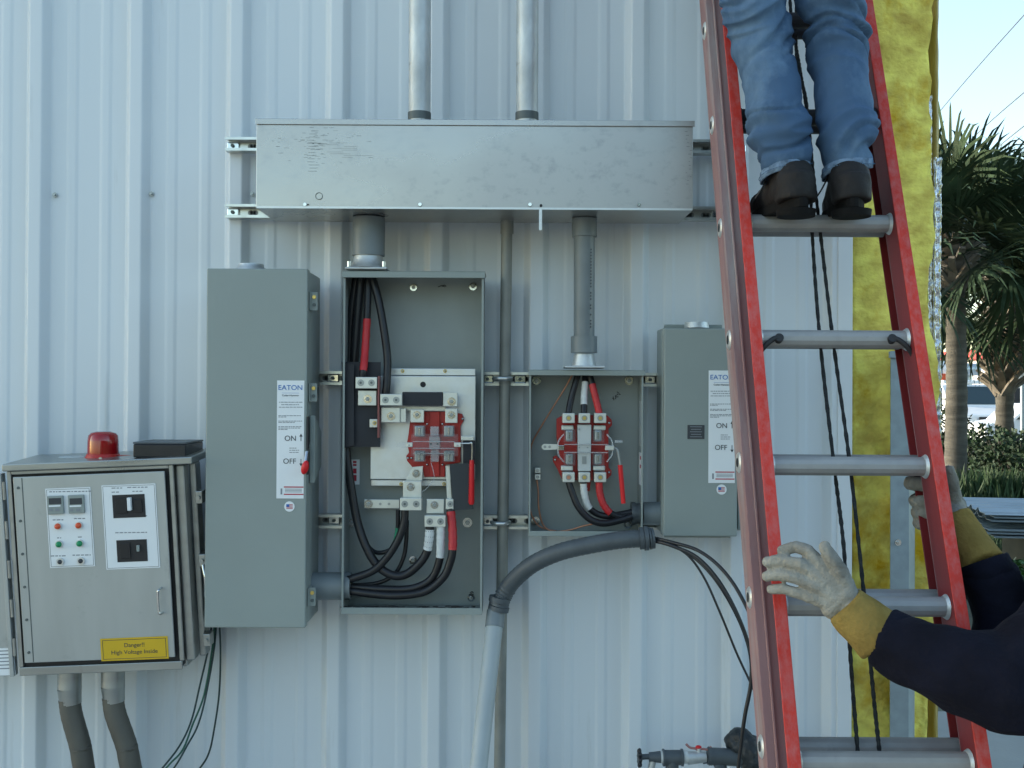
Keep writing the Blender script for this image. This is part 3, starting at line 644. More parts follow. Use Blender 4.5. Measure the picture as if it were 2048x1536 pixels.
cable('black cable with red tape band under the right lug, lowest sweep', [(901,1018,3.16),(905,1060,3.15),(905,1100,3.14),(900,1125,3.14),(886,1155,3.14),(850,1183,3.145),(796,1191,3.15),(745,1188,3.16),(700,1182,3.17)], .0118, 3.15, [(.03,.26,m_redt)])
# nipple between tall switch and large open box
t = thing('conduit_nipple', 'short grey conduit nipple joining the tall switch to the large open box', 'conduit', P(655,1172,3.18))
mb = MB(); mb.cyl(P(626,1172,3.18), P(684,1172,3.18), .040, n=28); mb.build('pipe', m_pvc, t)
mb = MB(); a = P(684,1172,3.18); mb.cyl(a, a+Vector((.012,0,0)), .042, n=28); mb.cyl(a+Vector((.012,0,0)), a+Vector((.026,0,0)), .040, n=8); mb.build('bushing', m_pvc, t)

# ================================================================ SMALL OPEN BOX
DS = 3.15
S = open_box('small open grey switch box with red base, three cable pairs and copper wires', 1058, 742, 1286, 1072, DS, .013, .014, .005)
for a, b in ((1073,761),(1258,761),(1071,1042),(1256,1049)): abolt(S, a, b, .0135, DB-.004, m_bolt)
K = lambda x, y: (1040+x/4.518, 740+y/4.518)
mb = MB(); mb.pprism([K(*p) for p in ((330,440),(400,405),(790,410),(830,450),(832,500),(800,530),(800,880),(830,910),(825,950),(790,985),(640,1000),(630,1100),(600,1090),(600,1000),(380,990),(340,900),(300,830),(296,790),(325,770),(355,800),(330,600))], 3.205, 3.225)
fb3 = mb.build('fuse_base', m_redp, S, bevel=.002)
for a, b in ((805,478),(318,810),(805,925),(570,665),(570,738),(618,750)): MB().ell(P(*K(a, b), 3.198), .004).build('rivet', m_bolt, fb3)
mb = MB(); mb.pprism([K(*p) for p in ((520,495),(645,495),(640,915),(525,915))], 3.165, 3.20); mb.build('white_centre_block', M('ivory_plastic', (.50,.53,.52), .4), fb3, bevel=.002)
for a, b, c, d in ((560,780,600,850),(525,528,545,545),(530,695,542,707),(605,695,617,707)): x_, y_ = K(a,b); u_, v_ = K(c,d); blk(fb3, 'moulded_recess', x_, y_, u_, v_, 3.1640, 3.166, m_jaw, 0)
for (a, b) in ((400,545),(660,545),(400,755),(660,755)):
    x_, y_ = K(a, b); u_, v_ = K(a+92, b+100); blk(fb3, 'steel_jaw', x_+3, y_, u_-3, v_, 3.165, 3.204, m_jaw, .004); blk(fb3, 'steel_jaw', x_+9, y_+4, x_+12, v_-5, 3.160, 3.1645, m_bolt, 0)
    blk(fb3, 'clear_cover', x_-1, y_-2, u_+2, v_+2, 3.154, 3.157, m_clear, .001)
for (a, b) in ((375,500),(665,500),(370,865),(660,865)):
    x_, y_ = K(a, b); u_, v_ = K(a+110, b+45); blk(fb3, 'contact', x_, y_, u_, v_, 3.175, 3.204, m_lug, .003)
for b in (670, 742):
    x_, y_ = K(400, b); u_, v_ = K(800, b+8); blk(fb3, 'clear_crossbar', x_, y_, u_, v_, 3.150, 3.165, m_cleare, 0)
mb = MB()
for s_, cx in ((-1, 395), (1, 785)):
    mb.tube([P(*K(cx, 580), 3.165), P(*K(cx+s_*45, 640), 3.16), P(*K(cx+s_*52, 705), 3.16), P(*K(cx+s_*45, 770), 3.16), P(*K(cx, 830), 3.165)], .0025, 8)
mb.build('clear_guard', m_cleare, fb3)
for r0, r1, tl in ((390, 480, 6), (925, 1015, -6)):
    for i, (a, c) in enumerate(((385,495),(530,635),(672,780))):
        x_, y_ = K(a, r0); u_, v_ = K(c, r1); l_ = blk(S, 'lug', x_, y_, u_, v_, 3.150, 3.20, m_lug, .002)
        mx, my = (x_+u_)/2, (y_+v_)/2; mb = MB(); c_ = P(mx, my, 3.1498); mb.cyl(c_, c_+Vector((0,-.001,0)), .0085, n=18); mb.build('screw_recess', m_jaw, l_)
        mb = MB(); mb.cyl(c_+Vector((0,-.001,0)), c_+Vector((0,-.002,0)), .0055, n=10); mb.build('screw', m_brass if i != 0 or tl > 0 else m_copper, l_)
x_, y_ = K(195, 668); u_, v_ = K(345, 722); mb = MB(); mb.pprism([(x_+5,y_),(u_,y_+1),(u_,v_-1),(x_+5,v_),(x_+1,v_-3),(x_,(y_+v_)/2),(x_+1,y_+3)], 3.165, 3.169); lv = mb.build('lever', m_lug, fb3)
for a in (225, 268): mb = MB(); mb.disc(*K(a, 695), .004, 3.1640, 3.1645); mb.build('lever_hole', m_jaw, lv)
x_, y_ = K(345, 680); u_, v_ = K(402, 725); blk(fb3, 'tab', x_, y_, u_, v_, 3.155, 3.165, m_bolt)
x_, y_ = K(770, 682); u_, v_ = K(852, 726); blk(fb3, 'tab', x_, y_, u_, v_, 3.155, 3.165, m_lug)
x_, y_ = K(855, 634); u_, v_ = K(928, 658); blk(fb3, 'clear_tab', x_, y_, u_, v_, 3.15, 3.153, m_cleare)
mb = MB(); mb.tube([P(*K(848,703), 3.155), P(*K(875,715), 3.155), P(*K(890,770), 3.155), P(*K(905,860), 3.155)], .0035, 10); mb.build('rod', m_jaw, S)
mb = MB(); mb.cyl(P(*K(905,858), 3.153), P(*K(935,1205), 3.153), .0070, .0066, 14); mb.build('red_handle', m_redh, S)
mb = MB(); c_ = P(*K(158, 935), 3.25); mb.box(c_.x-.0085, c_.x+.0085, c_.y-.02, c_.y+.01, c_.z+.003, c_.z+.018); mb.box(c_.x-.0085, c_.x+.0085, c_.y-.02, c_.y+.01, c_.z-.017, c_.z-.001); gl = mb.build('ground_lug', m_lug, S, bevel=.001)
for dz in (.010, -.009): mb = MB(); mb.cyl(c_+Vector((0,-.02,dz)), c_+Vector((0,-.0215,dz)), .005, n=12); mb.build('screw', m_jaw, gl)
mb = MB()
for a, b, c, d in ((835,255,850,262),(842,240,848,272),(858,235,872,240),(868,225,862,262),(880,240,888,246),(878,225,884,215),(890,215,908,222),(875,198,892,204)):
    mb.cyl(P(*K(a, b), 3.262), P(*K(c, d), 3.262), .0011, n=6)
mb.build('pen_marks', m_ink, S)
# stickers on the right inner side wall
xr = P(1286, 900, DS).x-.0022
for a, b, m in ((802, 892, M('clear_sticker', (.33,.37,.38), .4)), (905, 970, m_label)):
    za, zb = P(1280, a, 3.19).z, P(1280, b, 3.19).z; mb = MB(); mb.box(xr-.0009, xr-.0002, YD(DS)+.012, YD(DS)+.075, zb, za); st = mb.build('side_sticker', m, S)
    if a == 905:
        for c in (912, 929):
            za, zb = P(1280, c, 3.19).z, P(1280, c+7, 3.19).z; mb = MB(); mb.box(xr-.0013, xr-.0010, YD(DS)+.02, YD(DS)+.045, zb, za); mb.build('red_print', m_redi, st)
def KK(l_, D): return [(*K(a, b), D if c is None else c) for a, b, c in l_]
cable('left black cable entering the top of the small open box', KK([(525,30,3.19),(500,120,3.185),(460,270,3.18),(437,395,3.17)], 0), .0095, 3.18)
cable('middle cable with white tape entering the top of the small open box', KK([(592,30,3.20),(588,120,3.19),(580,240,3.185),(577,395,3.17)], 0), .0095, 3.18, [(.30,.84,m_whit)])
cable('red taped cable entering the top of the small open box', KK([(628,30,3.19),(660,160,3.18),(690,280,3.175),(718,395,3.17)], 0), .0095, 3.18, [(.28,1,m_redt)])
cable('black cable leaving the lower left lug of the small open box, lowest loop', KK([(440,1010,3.17),(480,1130,3.165),(530,1240,3.16),(620,1340,3.16),(740,1385,3.16),(880,1365,3.165),(1010,1325,3.17)], 0), .0100, 3.16)
cable('cable with white tape leaving the lower middle lug of the small open box', KK([(572,1015,3.17),(580,1110,3.17),(608,1220,3.175),(680,1290,3.18),(800,1320,3.18),(1010,1285,3.185)], 0), .0098, 3.17, [(.03,.48,m_whit)])
cable('cable with red tape leaving the lower right lug of the small open box', KK([(714,1012,3.17),(722,1110,3.17),(752,1210,3.17),(815,1290,3.172),(900,1325,3.175),(1010,1312,3.18)], 0), .0098, 3.17, [(.02,.60,m_redt)])
gc = 'bare copper wires in the small open box'
cable('bare copper wire slanting down from the top of the small open box', KK([(476,40,3.22),(390,190,3.225),(290,350,3.23),(180,530,3.235),(110,660,3.24),(92,760,3.24),(85,1000,3.24),(84,1200,3.24),(105,1310,3.24),(160,1400,3.24),(240,1440,3.24),(330,1455,3.24)], 0), .0024, 3.23, (), m_copper, gc, 'copper_wire', 'wire', 8)
cable('bare copper wire looping from the small ground lug along the box bottom', KK([(152,985,3.24),(165,1100,3.235),(170,1250,3.23),(210,1400,3.23),(300,1458,3.225),(450,1445,3.22),(570,1410,3.21),(690,1385,3.20)], 0), .0026, 3.23, (), m_copper, gc, 'copper_wire', 'wire', 8)
t = thing('conduit_nipple', 'short grey conduit nipple joining the small open box to the right switch', 'conduit', P(1300,1027,3.2))
mb = MB(); mb.cyl(P(1285,1027,3.2), P(1323,1027,3.2), .034, n=28); mb.build('pipe', m_pvc, t)
mb = MB(); a = P(1262,1027,3.2); mb.cyl(a, a+Vector((.012,0,0)), .034, n=10); mb.cyl(a+Vector((.012,0,0)), a+Vector((.030,0,0)), .030, n=28); mb.build('bushing', m_pvcd, t)

# ================================================================ FLEX CONDUIT AND WIRES
t = thing('flexible_conduit', 'dark grey flexible conduit arching from the pale pipe to below the small box', 'conduit', P(1004,1205,3.16))
pp = [P(1285,1077,3.05), P(1240,1080,3.05), P(1180,1090,3.06), P(1120,1104,3.08), P(1068,1127,3.11), P(1030,1158,3.14), P(1010,1185,3.16), P(1001,1207,3.16)]
q = cat(pp, 14); mb = MB(); mb.tubeR(q, [.0245+.0006*math.sin(i*2.4)+(.0020*math.sin(i*1.9) if i > len(q)*.80 else 0) for i in range(len(q))], 24); mb.build('hose', m_pvcd, t)
for a, b, r in ((1279,1287,.031),(1288,1296,.034),(1298,1302,.031),(1303,1308,.029)):
    mb = MB(); mb.cyl(P(a,1077,3.05), P(b,1076.5,3.05), r, n=20); mb.build('connector', m_pvcd, t, bevel=.001)
for a, b, r in ((1194,1204,.031),(1205,1211,.029),(1212,1221,.0305)):
    mb = MB(); mb.cyl(P(1000-(a-1194)*.1,a,3.16), P(999-(b-1194)*.1,b,3.16), r, n=24); mb.build('connector', m_pvcd, t, bevel=.001)
t = thing('plastic_pipe', 'pale grey plastic pipe leaning up to the flexible conduit', 'pipe', (P(955,1536,2.93).x, YD(2.8), 0))
a = P(992,1222,3.16); b = P(957,1536,2.98); d = (b-a); b2 = a+d*((a.z)/(-d.z))
mb = MB(); mb.cyl(a, a+d*.11, .0268, n=28); mb.build('coupling', m_pvc, t)
mb = MB(); mb.cyl(a+d*.105, b2, .0245, n=28); mb.build('pipe', m_pvcl, t)
gw = 'black wires hanging from the flexible conduit'
W = [('black wire passing behind the ladder, highest of the hanging bunch', [(1300,1074,3.05),(1345,1085,3.0),(1400,1103,2.95),(1450,1145,2.9),(1492,1212,2.85),(1540,1330,2.8),(1560,1450,2.75),(1565,1600,2.7)], .0050),
     ('black wire in the middle of the hanging bunch, reaching the ladder lower down', [(1300,1077,3.05),(1345,1092,3.0),(1395,1115,2.95),(1440,1165,2.9),(1480,1240,2.87),(1510,1330,2.85),(1540,1450,2.8),(1550,1600,2.75)], .0048),
     ('black wire that bends back and hangs straight down past the tap', [(1300,1080,3.05),(1340,1090,3.0),(1385,1112,2.97),(1432,1160,2.93),(1476,1235,2.92),(1500,1305,2.92),(1502,1365,2.92),(1490,1430,2.92),(1482,1490,2.92),(1475,1560,2.92),(1470,1700,2.92)], .0055),
     ('thinnest black wire, lowest of the hanging bunch', [(1300,1080,3.05),(1335,1088,3.02),(1375,1110,3.0),(1408,1155,2.98),(1440,1225,2.96),(1475,1310,2.95),(1510,1385,2.93),(1545,1470,2.9),(1560,1600,2.9)], .0034)]
for lab, pt_, r in W: cable(lab, pt_, r, 3, (), m_black, gw, 'wire', 'wire', 8)
m_gw = M('green_wire_jacket', (.02,.10,.065), .4); m_gw2 = M('dark_green_wire_jacket', (.010,.035,.035), .4)
gg = 'thin wires hanging below the tall switch'
for lab, pt_, m in (('dark wire, leftmost of the thin wires under the tall switch', [(424,1240,3.2),(418,1290,3.2),(400,1370,3.18),(383,1440,3.15),(360,1490,3.12),(325,1536,3.1),(270,1600,3.1)], m_gw2),
                ('bright green wire under the tall switch', [(430,1240,3.2),(424,1300,3.2),(408,1390,3.18),(385,1450,3.15),(365,1500,3.12),(335,1533,3.1),(280,1600,3.1)], m_gw),
                ('dark wire beside the bright green wire under the tall switch', [(433,1240,3.2),(428,1300,3.2),(412,1390,3.18),(396,1450,3.15),(375,1490,3.12),(348,1536,3.1),(300,1600,3.1)], m_gw2),
                ('dark wire, rightmost of the thin wires under the tall switch', [(439,1240,3.2),(441,1310,3.2),(438,1390,3.2),(428,1460,3.2),(418,1505,3.2),(400,1536,3.2),(360,1580,3.2)], m_gw2)):
    cable(lab, pt_, .0028, 3, (), m, gg, 'wire', 'wire', 8)

# ================================================================ STAINLESS CABINET (tilted)
TH = R(2.6)
root0 = P(197, 1140, 3.06); SC = F/3.06
cab = thing('control_cabinet', 'worn stainless steel control cabinet, tilted, with its outer door swung open', 'control cabinet', root0, rot=(R(2.5), 0, 0))
cab.rotation_euler = (Matrix.Rotation(-TH, 3, 'Y') @ Matrix.Rotation(R(3.5), 3, 'X')).to_euler()
def CL(px, py):
    dx, dz = (px-197)/SC, -(py-1140)/SC; c, s = math.cos(-TH), math.sin(-TH)
    return dx*c-dz*s, dx*s+dz*c
def cbox(name, a, b, c, d, y0, y1, m, parent=None, bev=.002):
    """a,b top-left pixel; c,d bottom-right pixel of the rotated rectangle"""
    x0, z1 = CL(a, b); x1, z0 = CL(c, d); mb = MB(True); mb.box(x0, x1, y0, y1, z0, z1); return mb.build(name, m, parent or cab, bevel=bev)
cbox('body', 24, 948, 368, 1340, .022, .215, m_stain, bev=.004)
cbox('lid', 12, 928, 392, 920+8, -.03, .20, m_stain) if False else None
mb = MB(True); X0, Z1 = CL(18, 942); X1, _ = CL(346, 927); _, Z0 = CL(50, 1354); 
mb.box(X0-.004, X1+.062, -.022, .21, Z1+.001, Z1+.021); mb.build('top_lid', m_stain, cab, bevel=.003)
mb = MB(True); mb.box(X0+.004, X1, -.012, -.002, Z0+.002, Z0+.026); mb.box(X0+.004, X0+.016, -.012, -.002, Z0+.0265, Z1); mb.box(X1-.006, X1+.006, -.012, -.002, Z0+.0265, Z1); mb.box(X0+.0165, X1-.0065, -.012, -.002, Z1-.010, Z1)
mb.build('front_frame', m_stain, cab, bevel=.002)
mb = MB(True); mb.box(X0+.006, X1, -.002, .021, Z0+.01, Z1-.003); mb.build('gasket', m_gask, cab)
mb = MB(True); mb.box(X1+.004, X1+.030, .01, .05, Z0+.02, Z1-.004); mb.build('side_flange', m_stain, cab, bevel=.004)
mb = MB(True); mb.box(X1+.031, X1+.050, .05, .10, Z0+.02, Z1-.004); mb.build('side_flange', m_stain, cab, bevel=.004)
ix0, iz1 = X0+.024, Z1-.016; ix1, iz0 = X1-.016, Z0+.040
mb = MB(True); mb.box(ix0, ix1, -.020, -.013, iz0, iz1); dr = mb.build('inner_door', m_stdoor, cab, bevel=.002)
mb = MB(True); mb.box(ix0+.024, ix0+.0265, -.0208, -.0202, iz0+.003, iz1-.003); mb.build('hinge_line', m_slot, dr)
for k in range(6):
    z = iz0+.03+k*(iz1-iz0-.06)/5; mb = MB(True); mb.cyl((ix0+.014,-.020,z),(ix0+.014,-.0225,z), .004, n=8); mb.build('screw', m_slot, dr)
def cpan(a, b, c, d):
    x0, z1 = CL(a, b); x1, z0 = CL(c, d)
    mb = MB(True); mb.box(x0, x1, -.0216, -.0202, z0, z1); p = mb.build('instrument_panel', m_label, dr)
    mb = MB(True); e = .003; w_ = .0009
    for q in ((x0+e, x1-e, z0+e, z0+e+w_), (x0+e, x1-e, z1-e-w_, z1-e), (x0+e, x0+e+w_, z0+e+w_, z1-e-w_), (x1-e-w_, x1-e, z0+e+w_, z1-e-w_)): mb.box(q[0], q[1], -.0219, -.0216, q[2], q[3])
    mb.build('panel_border', m_ink, p); return p
p1 = cpan(100, 975, 196, 1129); p2 = cpan(211, 968, 325, 1131)
def cb(parent, name, a, b, c, d, y0, y1, m, bev=.001): return cbox(name, a, b, c, d, y0, y1, m, parent, bev)
for a in (0, 41):
    mt_ = cb(p1, 'meter', 105+a, 989-a*.05, 138+a, 1024-a*.05, -.030, -.0217, m_gray, .002); cb(mt_, 'display', 109+a, 993, 134+a, 1004, -.0306, -.0301, m_ink, 0)
    cb(mt_, 'display', 109+a, 1007, 132+a, 1009, -.0306, -.0301, m_label, 0); cb(mt_, 'button', 110+a, 1013, 116+a, 1018, -.0312, -.0302, m_inkl, 0); cb(mt_, 'button', 122+a, 1013, 130+a, 1018, -.0312, -.0302, m_inkl, 0)
for i, yy in enumerate((1049, 1085, 1120)):
    for a in (125+i*1.5, 166+i*1.5):
        x_, z_ = CL(a, yy - (a-125)*.045); mb = MB(True); mb.cyl((x_,-.0217,z_),(x_,-.027,z_), .0105, n=20); b_ = mb.build('bezel', m_zinc, p1)
        mb = MB(True); mb.ell((x_,-.027,z_), (.0085,.010,.0085) if i < 2 else (.0065,.006,.0065)); mb.build('pilot_lamp' if i < 2 else 'push_button', (m_lampr, m_lampg, m_ink)[i], b_)
mb = MB(True)
for a, b, c in ((108,982,190),(114,1038,136),(156,1036,178),(122,1074,130),(163,1073,171),(108,1110,140),(152,1109,188)):
    u = a
    while u < c:
        l_ = rnd.uniform(3, 8); x_, z_ = CL(u, b-(u-108)*.02); mb.box(x_, x_+min(l_, c-u)/SC, -.0220, -.0217, z_, z_+.0028); u += l_+2
mb.build('small_print', m_inkl, p1)
mb = MB(True)
for a, b, c in ((231,974,252),(262,973,302),(231,982,246),(272,981,292),(235,1030,300),(237,1063,300)):
    u = a
    while u < c:
        l_ = rnd.uniform(4, 9); x_, z_ = CL(u, b-(u-231)*.02); mb.box(x_, x_+min(l_, c-u)/SC, -.0220, -.0217, z_, z_+.0026); u += l_+2
mb.build('small_print', m_inkl, p2)
k1 = cb(p2, 'breaker', 232, 987, 298, 1030, -.0226, -.0218, m_gask, 0); cb(k1, 'breaker_body', 239, 993, 262, 1022, -.026, -.0227, m_black); cb(k1, 'breaker_body', 274, 995, 292, 1020, -.026, -.0227, m_black)
cb(k1, 'breaker_toggle', 264, 991, 272, 1016, -.036, -.0228, m_label); k2 = cb(p2, 'breaker', 239, 1077, 301, 1118, -.0226, -.0218, m_gask, 0)
cb(k2, 'breaker_body', 246, 1082, 268, 1112, -.026, -.0227, m_black); cb(k2, 'breaker_toggle', 280, 1086, 286, 1098, -.030, -.0227, m_gray)
ds = cb(dr, 'danger_sign', 204, 1275, 340, 1314, -.0216, -.0202, m_yel, 0)
x_, z_ = CL(272, 1287); text('Danger!!', 0, 0, 0, .012, m_ink, ds, local=Vector((x_, -.0218, z_))); x_, z_ = CL(272, 1301); text('High Voltage Inside', 0, 0, 0, .0115, m_ink, ds, local=Vector((x_, -.0218, z_)), wide=1.05)
mb = MB(True); (a_, b_), (c_, d_) = CL(208, 1278), CL(336, 1311)
for q in ((a_, c_, b_-.0012, b_), (a_, c_, d_, d_+.0012), (a_, a_+.0012, d_+.0013, b_-.0013), (c_-.0012, c_, d_+.0013, b_-.0013)): mb.box(q[0], q[1], -.0220, -.0217, q[2], q[3])
mb.build('sign_border', m_ink, ds)
(a_, b_), (c_, d_) = CL(324, 1172), CL(324, 1222); mb = MB(True); mb.tube([(a_+.004,-.02,b_), (a_+.003,-.040,b_-.002), (a_,-.042,b_-.012), (a_,-.042,d_+.012), (a_+.003,-.040,d_+.002), (a_+.004,-.02,d_)], .0035, 10); mb.build('door_handle', m_bolt, dr)
mb = MB(True); mb.box(X0-.50, X0-.010, -.006, .004, Z0+.002, Z1-.006); mb.box(X0-.022, X0-.010, -.016, .012, Z0+.002, Z1-.006); od = mb.build('outer_door', m_stdoor, cab, bevel=.002)
(a_, b_), (c_, d_) = CL(-40, 1300), CL(30, 1352); mb = MB(True); mb.box(a_, c_, -.0072, -.0062, d_, b_); st = mb.build('sticker', m_label, od)
mb = MB(True)
for i in range(6):
    zz = b_-.006-i*.010; mb.box(a_+.02, c_-.004-.004*(i % 3), -.0076, -.0073, zz-.003, zz)
mb.build('small_print', m_inkl, st)
for k in range(5): mb = MB(True); z = Z0+.06+k*.11; mb.cyl((X0-.005,-.012,z), (X0-.005,-.012,z+.05), .005, n=10); mb.build('hinge', m_stain, cab)
for zz in (Z1-.10, Z1-.28, Z0+.07):
    mb = MB(True); mb.box(X1+.050, X1+.070, .03, .07, zz-.018, zz+.018); mb.cyl((X1+.06,.02,zz),(X1+.06,.035,zz), .006, n=10); mb.build('latch', m_stain, cab, bevel=.002)
mb = MB(True); mb.tube([(X1+.064,.02,Z1-.29),(X1+.072,.01,Z1-.33),(X1+.066,.02,Z1-.38)], .005, 8); mb.build('latch_lever', m_bolt, cab)
# beacon and box standing on the lid
bq = P(206, 917, 3.13); bc = thing('warning_beacon', 'red glass warning beacon standing on the steel cabinet', 'warning light', bq)
mb = MB(); mb.tubeR([bq+Vector((0,0,-.012)), bq+Vector((0,0,.003)), bq+Vector((0,0,.014))], [.049,.050,.044], 28); mb.build('base', m_redp, bc)
mb = MB(); mb.tubeR([bq+Vector((0,0,h)) for h in (.014,.05,.066,.073,.077)], [.043,.042,.040,.034,.02], 32); mb.build('lens', m_beacon, bc)
mb = MB(); mb.cyl(bq+Vector((.012,-.046,.001)), bq+Vector((.012,-.052,.001)), .006, n=12); mb.build('screw', m_bolt, bc)
mb = MB(); mb.box(bq.x+.048, bq.x+.090, bq.y-.01, bq.y+.02, bq.z-.008, bq.z+.010); mb.build('cable_gland', m_redp, bc, bevel=.003)
mb = MB(); mb.box(bq.x-.125, bq.x-.048, bq.y-.01, bq.y+.03, bq.z-.010, bq.z+.006); mb.build('bracket', m_pvcl, bc, bevel=.004)
x0, x1, z0, z1 = RC(266, 884, 343, 912, 3.05); jb = thing('junction_box', 'flat dark grey box lying on the steel cabinet beside the beacon', 'box', ((x0+x1)/2, YD(3.12), z0))
mb = MB(); mb.box(x0, x1+.04, YD(3.05), YD(3.22), z0-.004, z1-.006); mb.build('body', m_black, jb, bevel=.003)
mb = MB(); mb.box(x0-.001, x1+.041, YD(3.049), YD(3.221), z1-.0055, z1); mb.build('lid', m_pvcd, jb, bevel=.002)
for lab, pa, pb in (('left dirty conduit leading down from the steel cabinet', (139,1362), (168,1536)), ('right dirty conduit leading down from the steel cabinet', (226,1358), (262,1536))):
    D_ = 3.14; a = P(*pa, D_); b = P(*pb, D_); d = b-a; e = a+d*(a.z/-d.z); m1 = a+Vector((0,0,-.05))
    t = thing('conduit', lab, 'conduit', e, 'conduits under the steel cabinet')
    mb = MB(); mb.cyl(a+Vector((0,0,.05)), a+Vector((0,0,-.02)), .033, n=24); mb.build('connector', m_stain, t)
    mb = MB(); mb.tubeR([a+Vector((0,0,-.02)), a+Vector((.002,0,-.045)), m1+Vector((.004,0,-.015))], [.0335,.031,.030], 24); mb.build('collar', m_stain, t)
    mb = MB(); q = cat([m1, m1+Vector((.008,0,-.05)), a+d*.75+Vector((0,0,0)), b, e], 12); mb.tubeR(q, [.030+.0003*math.sin(i*1.7) for i in range(len(q))], 24); mb.build('sleeve', m_dirt, t)

# ================================================================ TAP AND PIPEWORK
D_ = 3.12
tp = thing('water_tap', 'black pipe fittings with a hose tap and a small red valve at bottom right', 'tap', P(1400,1536,D_)-Vector((0,0,.05)))
def pc(name, a, b, c, d, r, m, r2=None, bev=.001, n=20, DD=D_): mb = MB(); mb.cyl(P(a,b,DD), P(c,d,DD), r, r2, n); return mb.build(name, m, tp, bevel=bev)
hw = MB(); c_ = P(1279, 1516, D_)
for i in range(8):
    a = i/8*2*math.pi; hw.ell(c_+Vector((0, .020*math.cos(a), .020*math.sin(a))), (.006,.008,.008), 8, 6)
hw.cyl(c_+Vector((-.005,0,0)), c_+Vector((.005,0,0)), .019, n=16); hw.build('hand_wheel', m_black, tp)
pc('stem', 1281, 1514, 1300, 1513, .008, m_pvcd); pc('tap_body', 1298, 1514, 1322, 1514, .013, m_pvcd, .017); pc('spout', 1306, 1518, 1298, 1560, .010, m_alu)
pc('white_collar', 1321, 1514, 1328, 1514, .017, m_whit); pc('tee', 1327, 1515, 1366, 1515, .021, m_pvcd); pc('tee_rim', 1325, 1515, 1329, 1515, .024, m_pvcd); pc('tee_rim', 1362, 1515, 1366, 1515, .024, m_pvcd)
pc('tee_branch', 1344, 1520, 1344, 1580, .019, m_pvcd); pc('white_collar', 1367, 1514, 1375, 1514, .018, m_whit); pc('valve_body', 1375, 1516, 1412, 1514, .019, m_alu, .015); pc('valve_nut', 1405, 1521, 1418, 1519, .010, m_pvcd)
pc('valve_stem', 1398, 1510, 1398, 1494, .006, m_alu)
mb = MB(); c_ = P(1397, 1494, D_); mb.ell(c_, (.009,.008,.005)); mb.build('valve_button', m_redh, tp)
mb = MB(); mb.tube([P(1372,1488,D_), P(1380,1495,D_), P(1390,1497,D_), P(1397,1500,D_), P(1405,1498,D_), P(1418,1499,D_), P(1422,1493,D_)], .0035, 8); mb.build('valve_lever', M('worn_red_paint', (.33,.16,.15), .5), tp)
mb = MB(); mb.tube([P(1415,1512,D_), P(1440,1513,D_), P(1470,1515,D_), P(1492,1518,D_), P(1500,1545,D_), P(1502,1600,D_)], .024, 16); mb.cyl(P(1417,1512,D_), P(1423,1512,D_), .026, n=16); mb.build('black_elbow', m_pvcd, tp, bevel=0)
mb = MB(); mb.tube([P(1430,1536,D_), P(1440,1532,D_), P(1445,1560,D_)], .018, 12); mb.build('black_elbow', m_pvcd, tp)
def crum(p, n): return n*(.006*noise.noise(p*38)+.004*noise.noise(p*90))
mb = MB(); mb.tube([P(1478,1484,3.14), P(1488,1490,3.13), P(1503,1508,3.12), P(1512,1540,3.12), P(1514,1600,3.12)], .042, 20, 8); mb.ell(P(1478,1484,3.14), .040)
il = bake(mb, .006, 2, crum).build('insulated_pipe', M('black_foam_wrap', (.022,.028,.032), .5, 0, .3, 12, .8, 40), tp)
t2 = 'fittings'

# ================================================================ LADDER
z_r0 = P(1640, 447, 2.61).z; SL = .407; TL = math.atan(SL); CT = math.cos(TL)
lx = .732
D0 = 2.61 - z_r0*SL                                   # ladder distance at the ground
lad = thing('extension_ladder', 'red fibreglass extension ladder leaning on the wall', 'ladder', (lx, YD(D0), 0), rot=(-TL, 0, 0))
LL = 3.72/CT; zl0 = z_r0/CT; hw_ = .170
def lbox(name, x0, x1, y0, y1, z0, z1, m, bev=.002): mb = MB(True); mb.box(x0, x1, y0, y1, z0, z1); return mb.build(name, m, lad, bevel=bev)
for s, nm in ((-1, 'left'), (1, 'right')):
    # front section: channel opening outwards
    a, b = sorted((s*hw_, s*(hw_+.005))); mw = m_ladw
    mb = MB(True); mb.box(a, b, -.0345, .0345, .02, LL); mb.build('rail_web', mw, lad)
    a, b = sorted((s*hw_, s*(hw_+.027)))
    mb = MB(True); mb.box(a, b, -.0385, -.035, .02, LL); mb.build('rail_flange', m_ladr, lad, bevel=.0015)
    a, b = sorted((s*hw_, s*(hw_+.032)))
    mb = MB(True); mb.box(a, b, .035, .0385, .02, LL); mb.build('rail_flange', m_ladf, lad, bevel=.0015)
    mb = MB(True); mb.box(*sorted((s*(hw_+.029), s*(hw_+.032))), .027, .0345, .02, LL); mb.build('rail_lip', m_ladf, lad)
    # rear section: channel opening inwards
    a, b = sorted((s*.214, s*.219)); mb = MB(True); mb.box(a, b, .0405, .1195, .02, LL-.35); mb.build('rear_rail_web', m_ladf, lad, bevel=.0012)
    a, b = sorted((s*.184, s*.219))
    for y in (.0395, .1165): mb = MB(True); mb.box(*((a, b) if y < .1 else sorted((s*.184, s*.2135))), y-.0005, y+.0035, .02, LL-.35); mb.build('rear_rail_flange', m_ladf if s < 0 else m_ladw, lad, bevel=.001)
    mb = MB(True); mb.box(*sorted((s*.16, s*.235)), -.04, .12, -.01, .018); mb.build('foot', m_black, lad, bevel=.004)
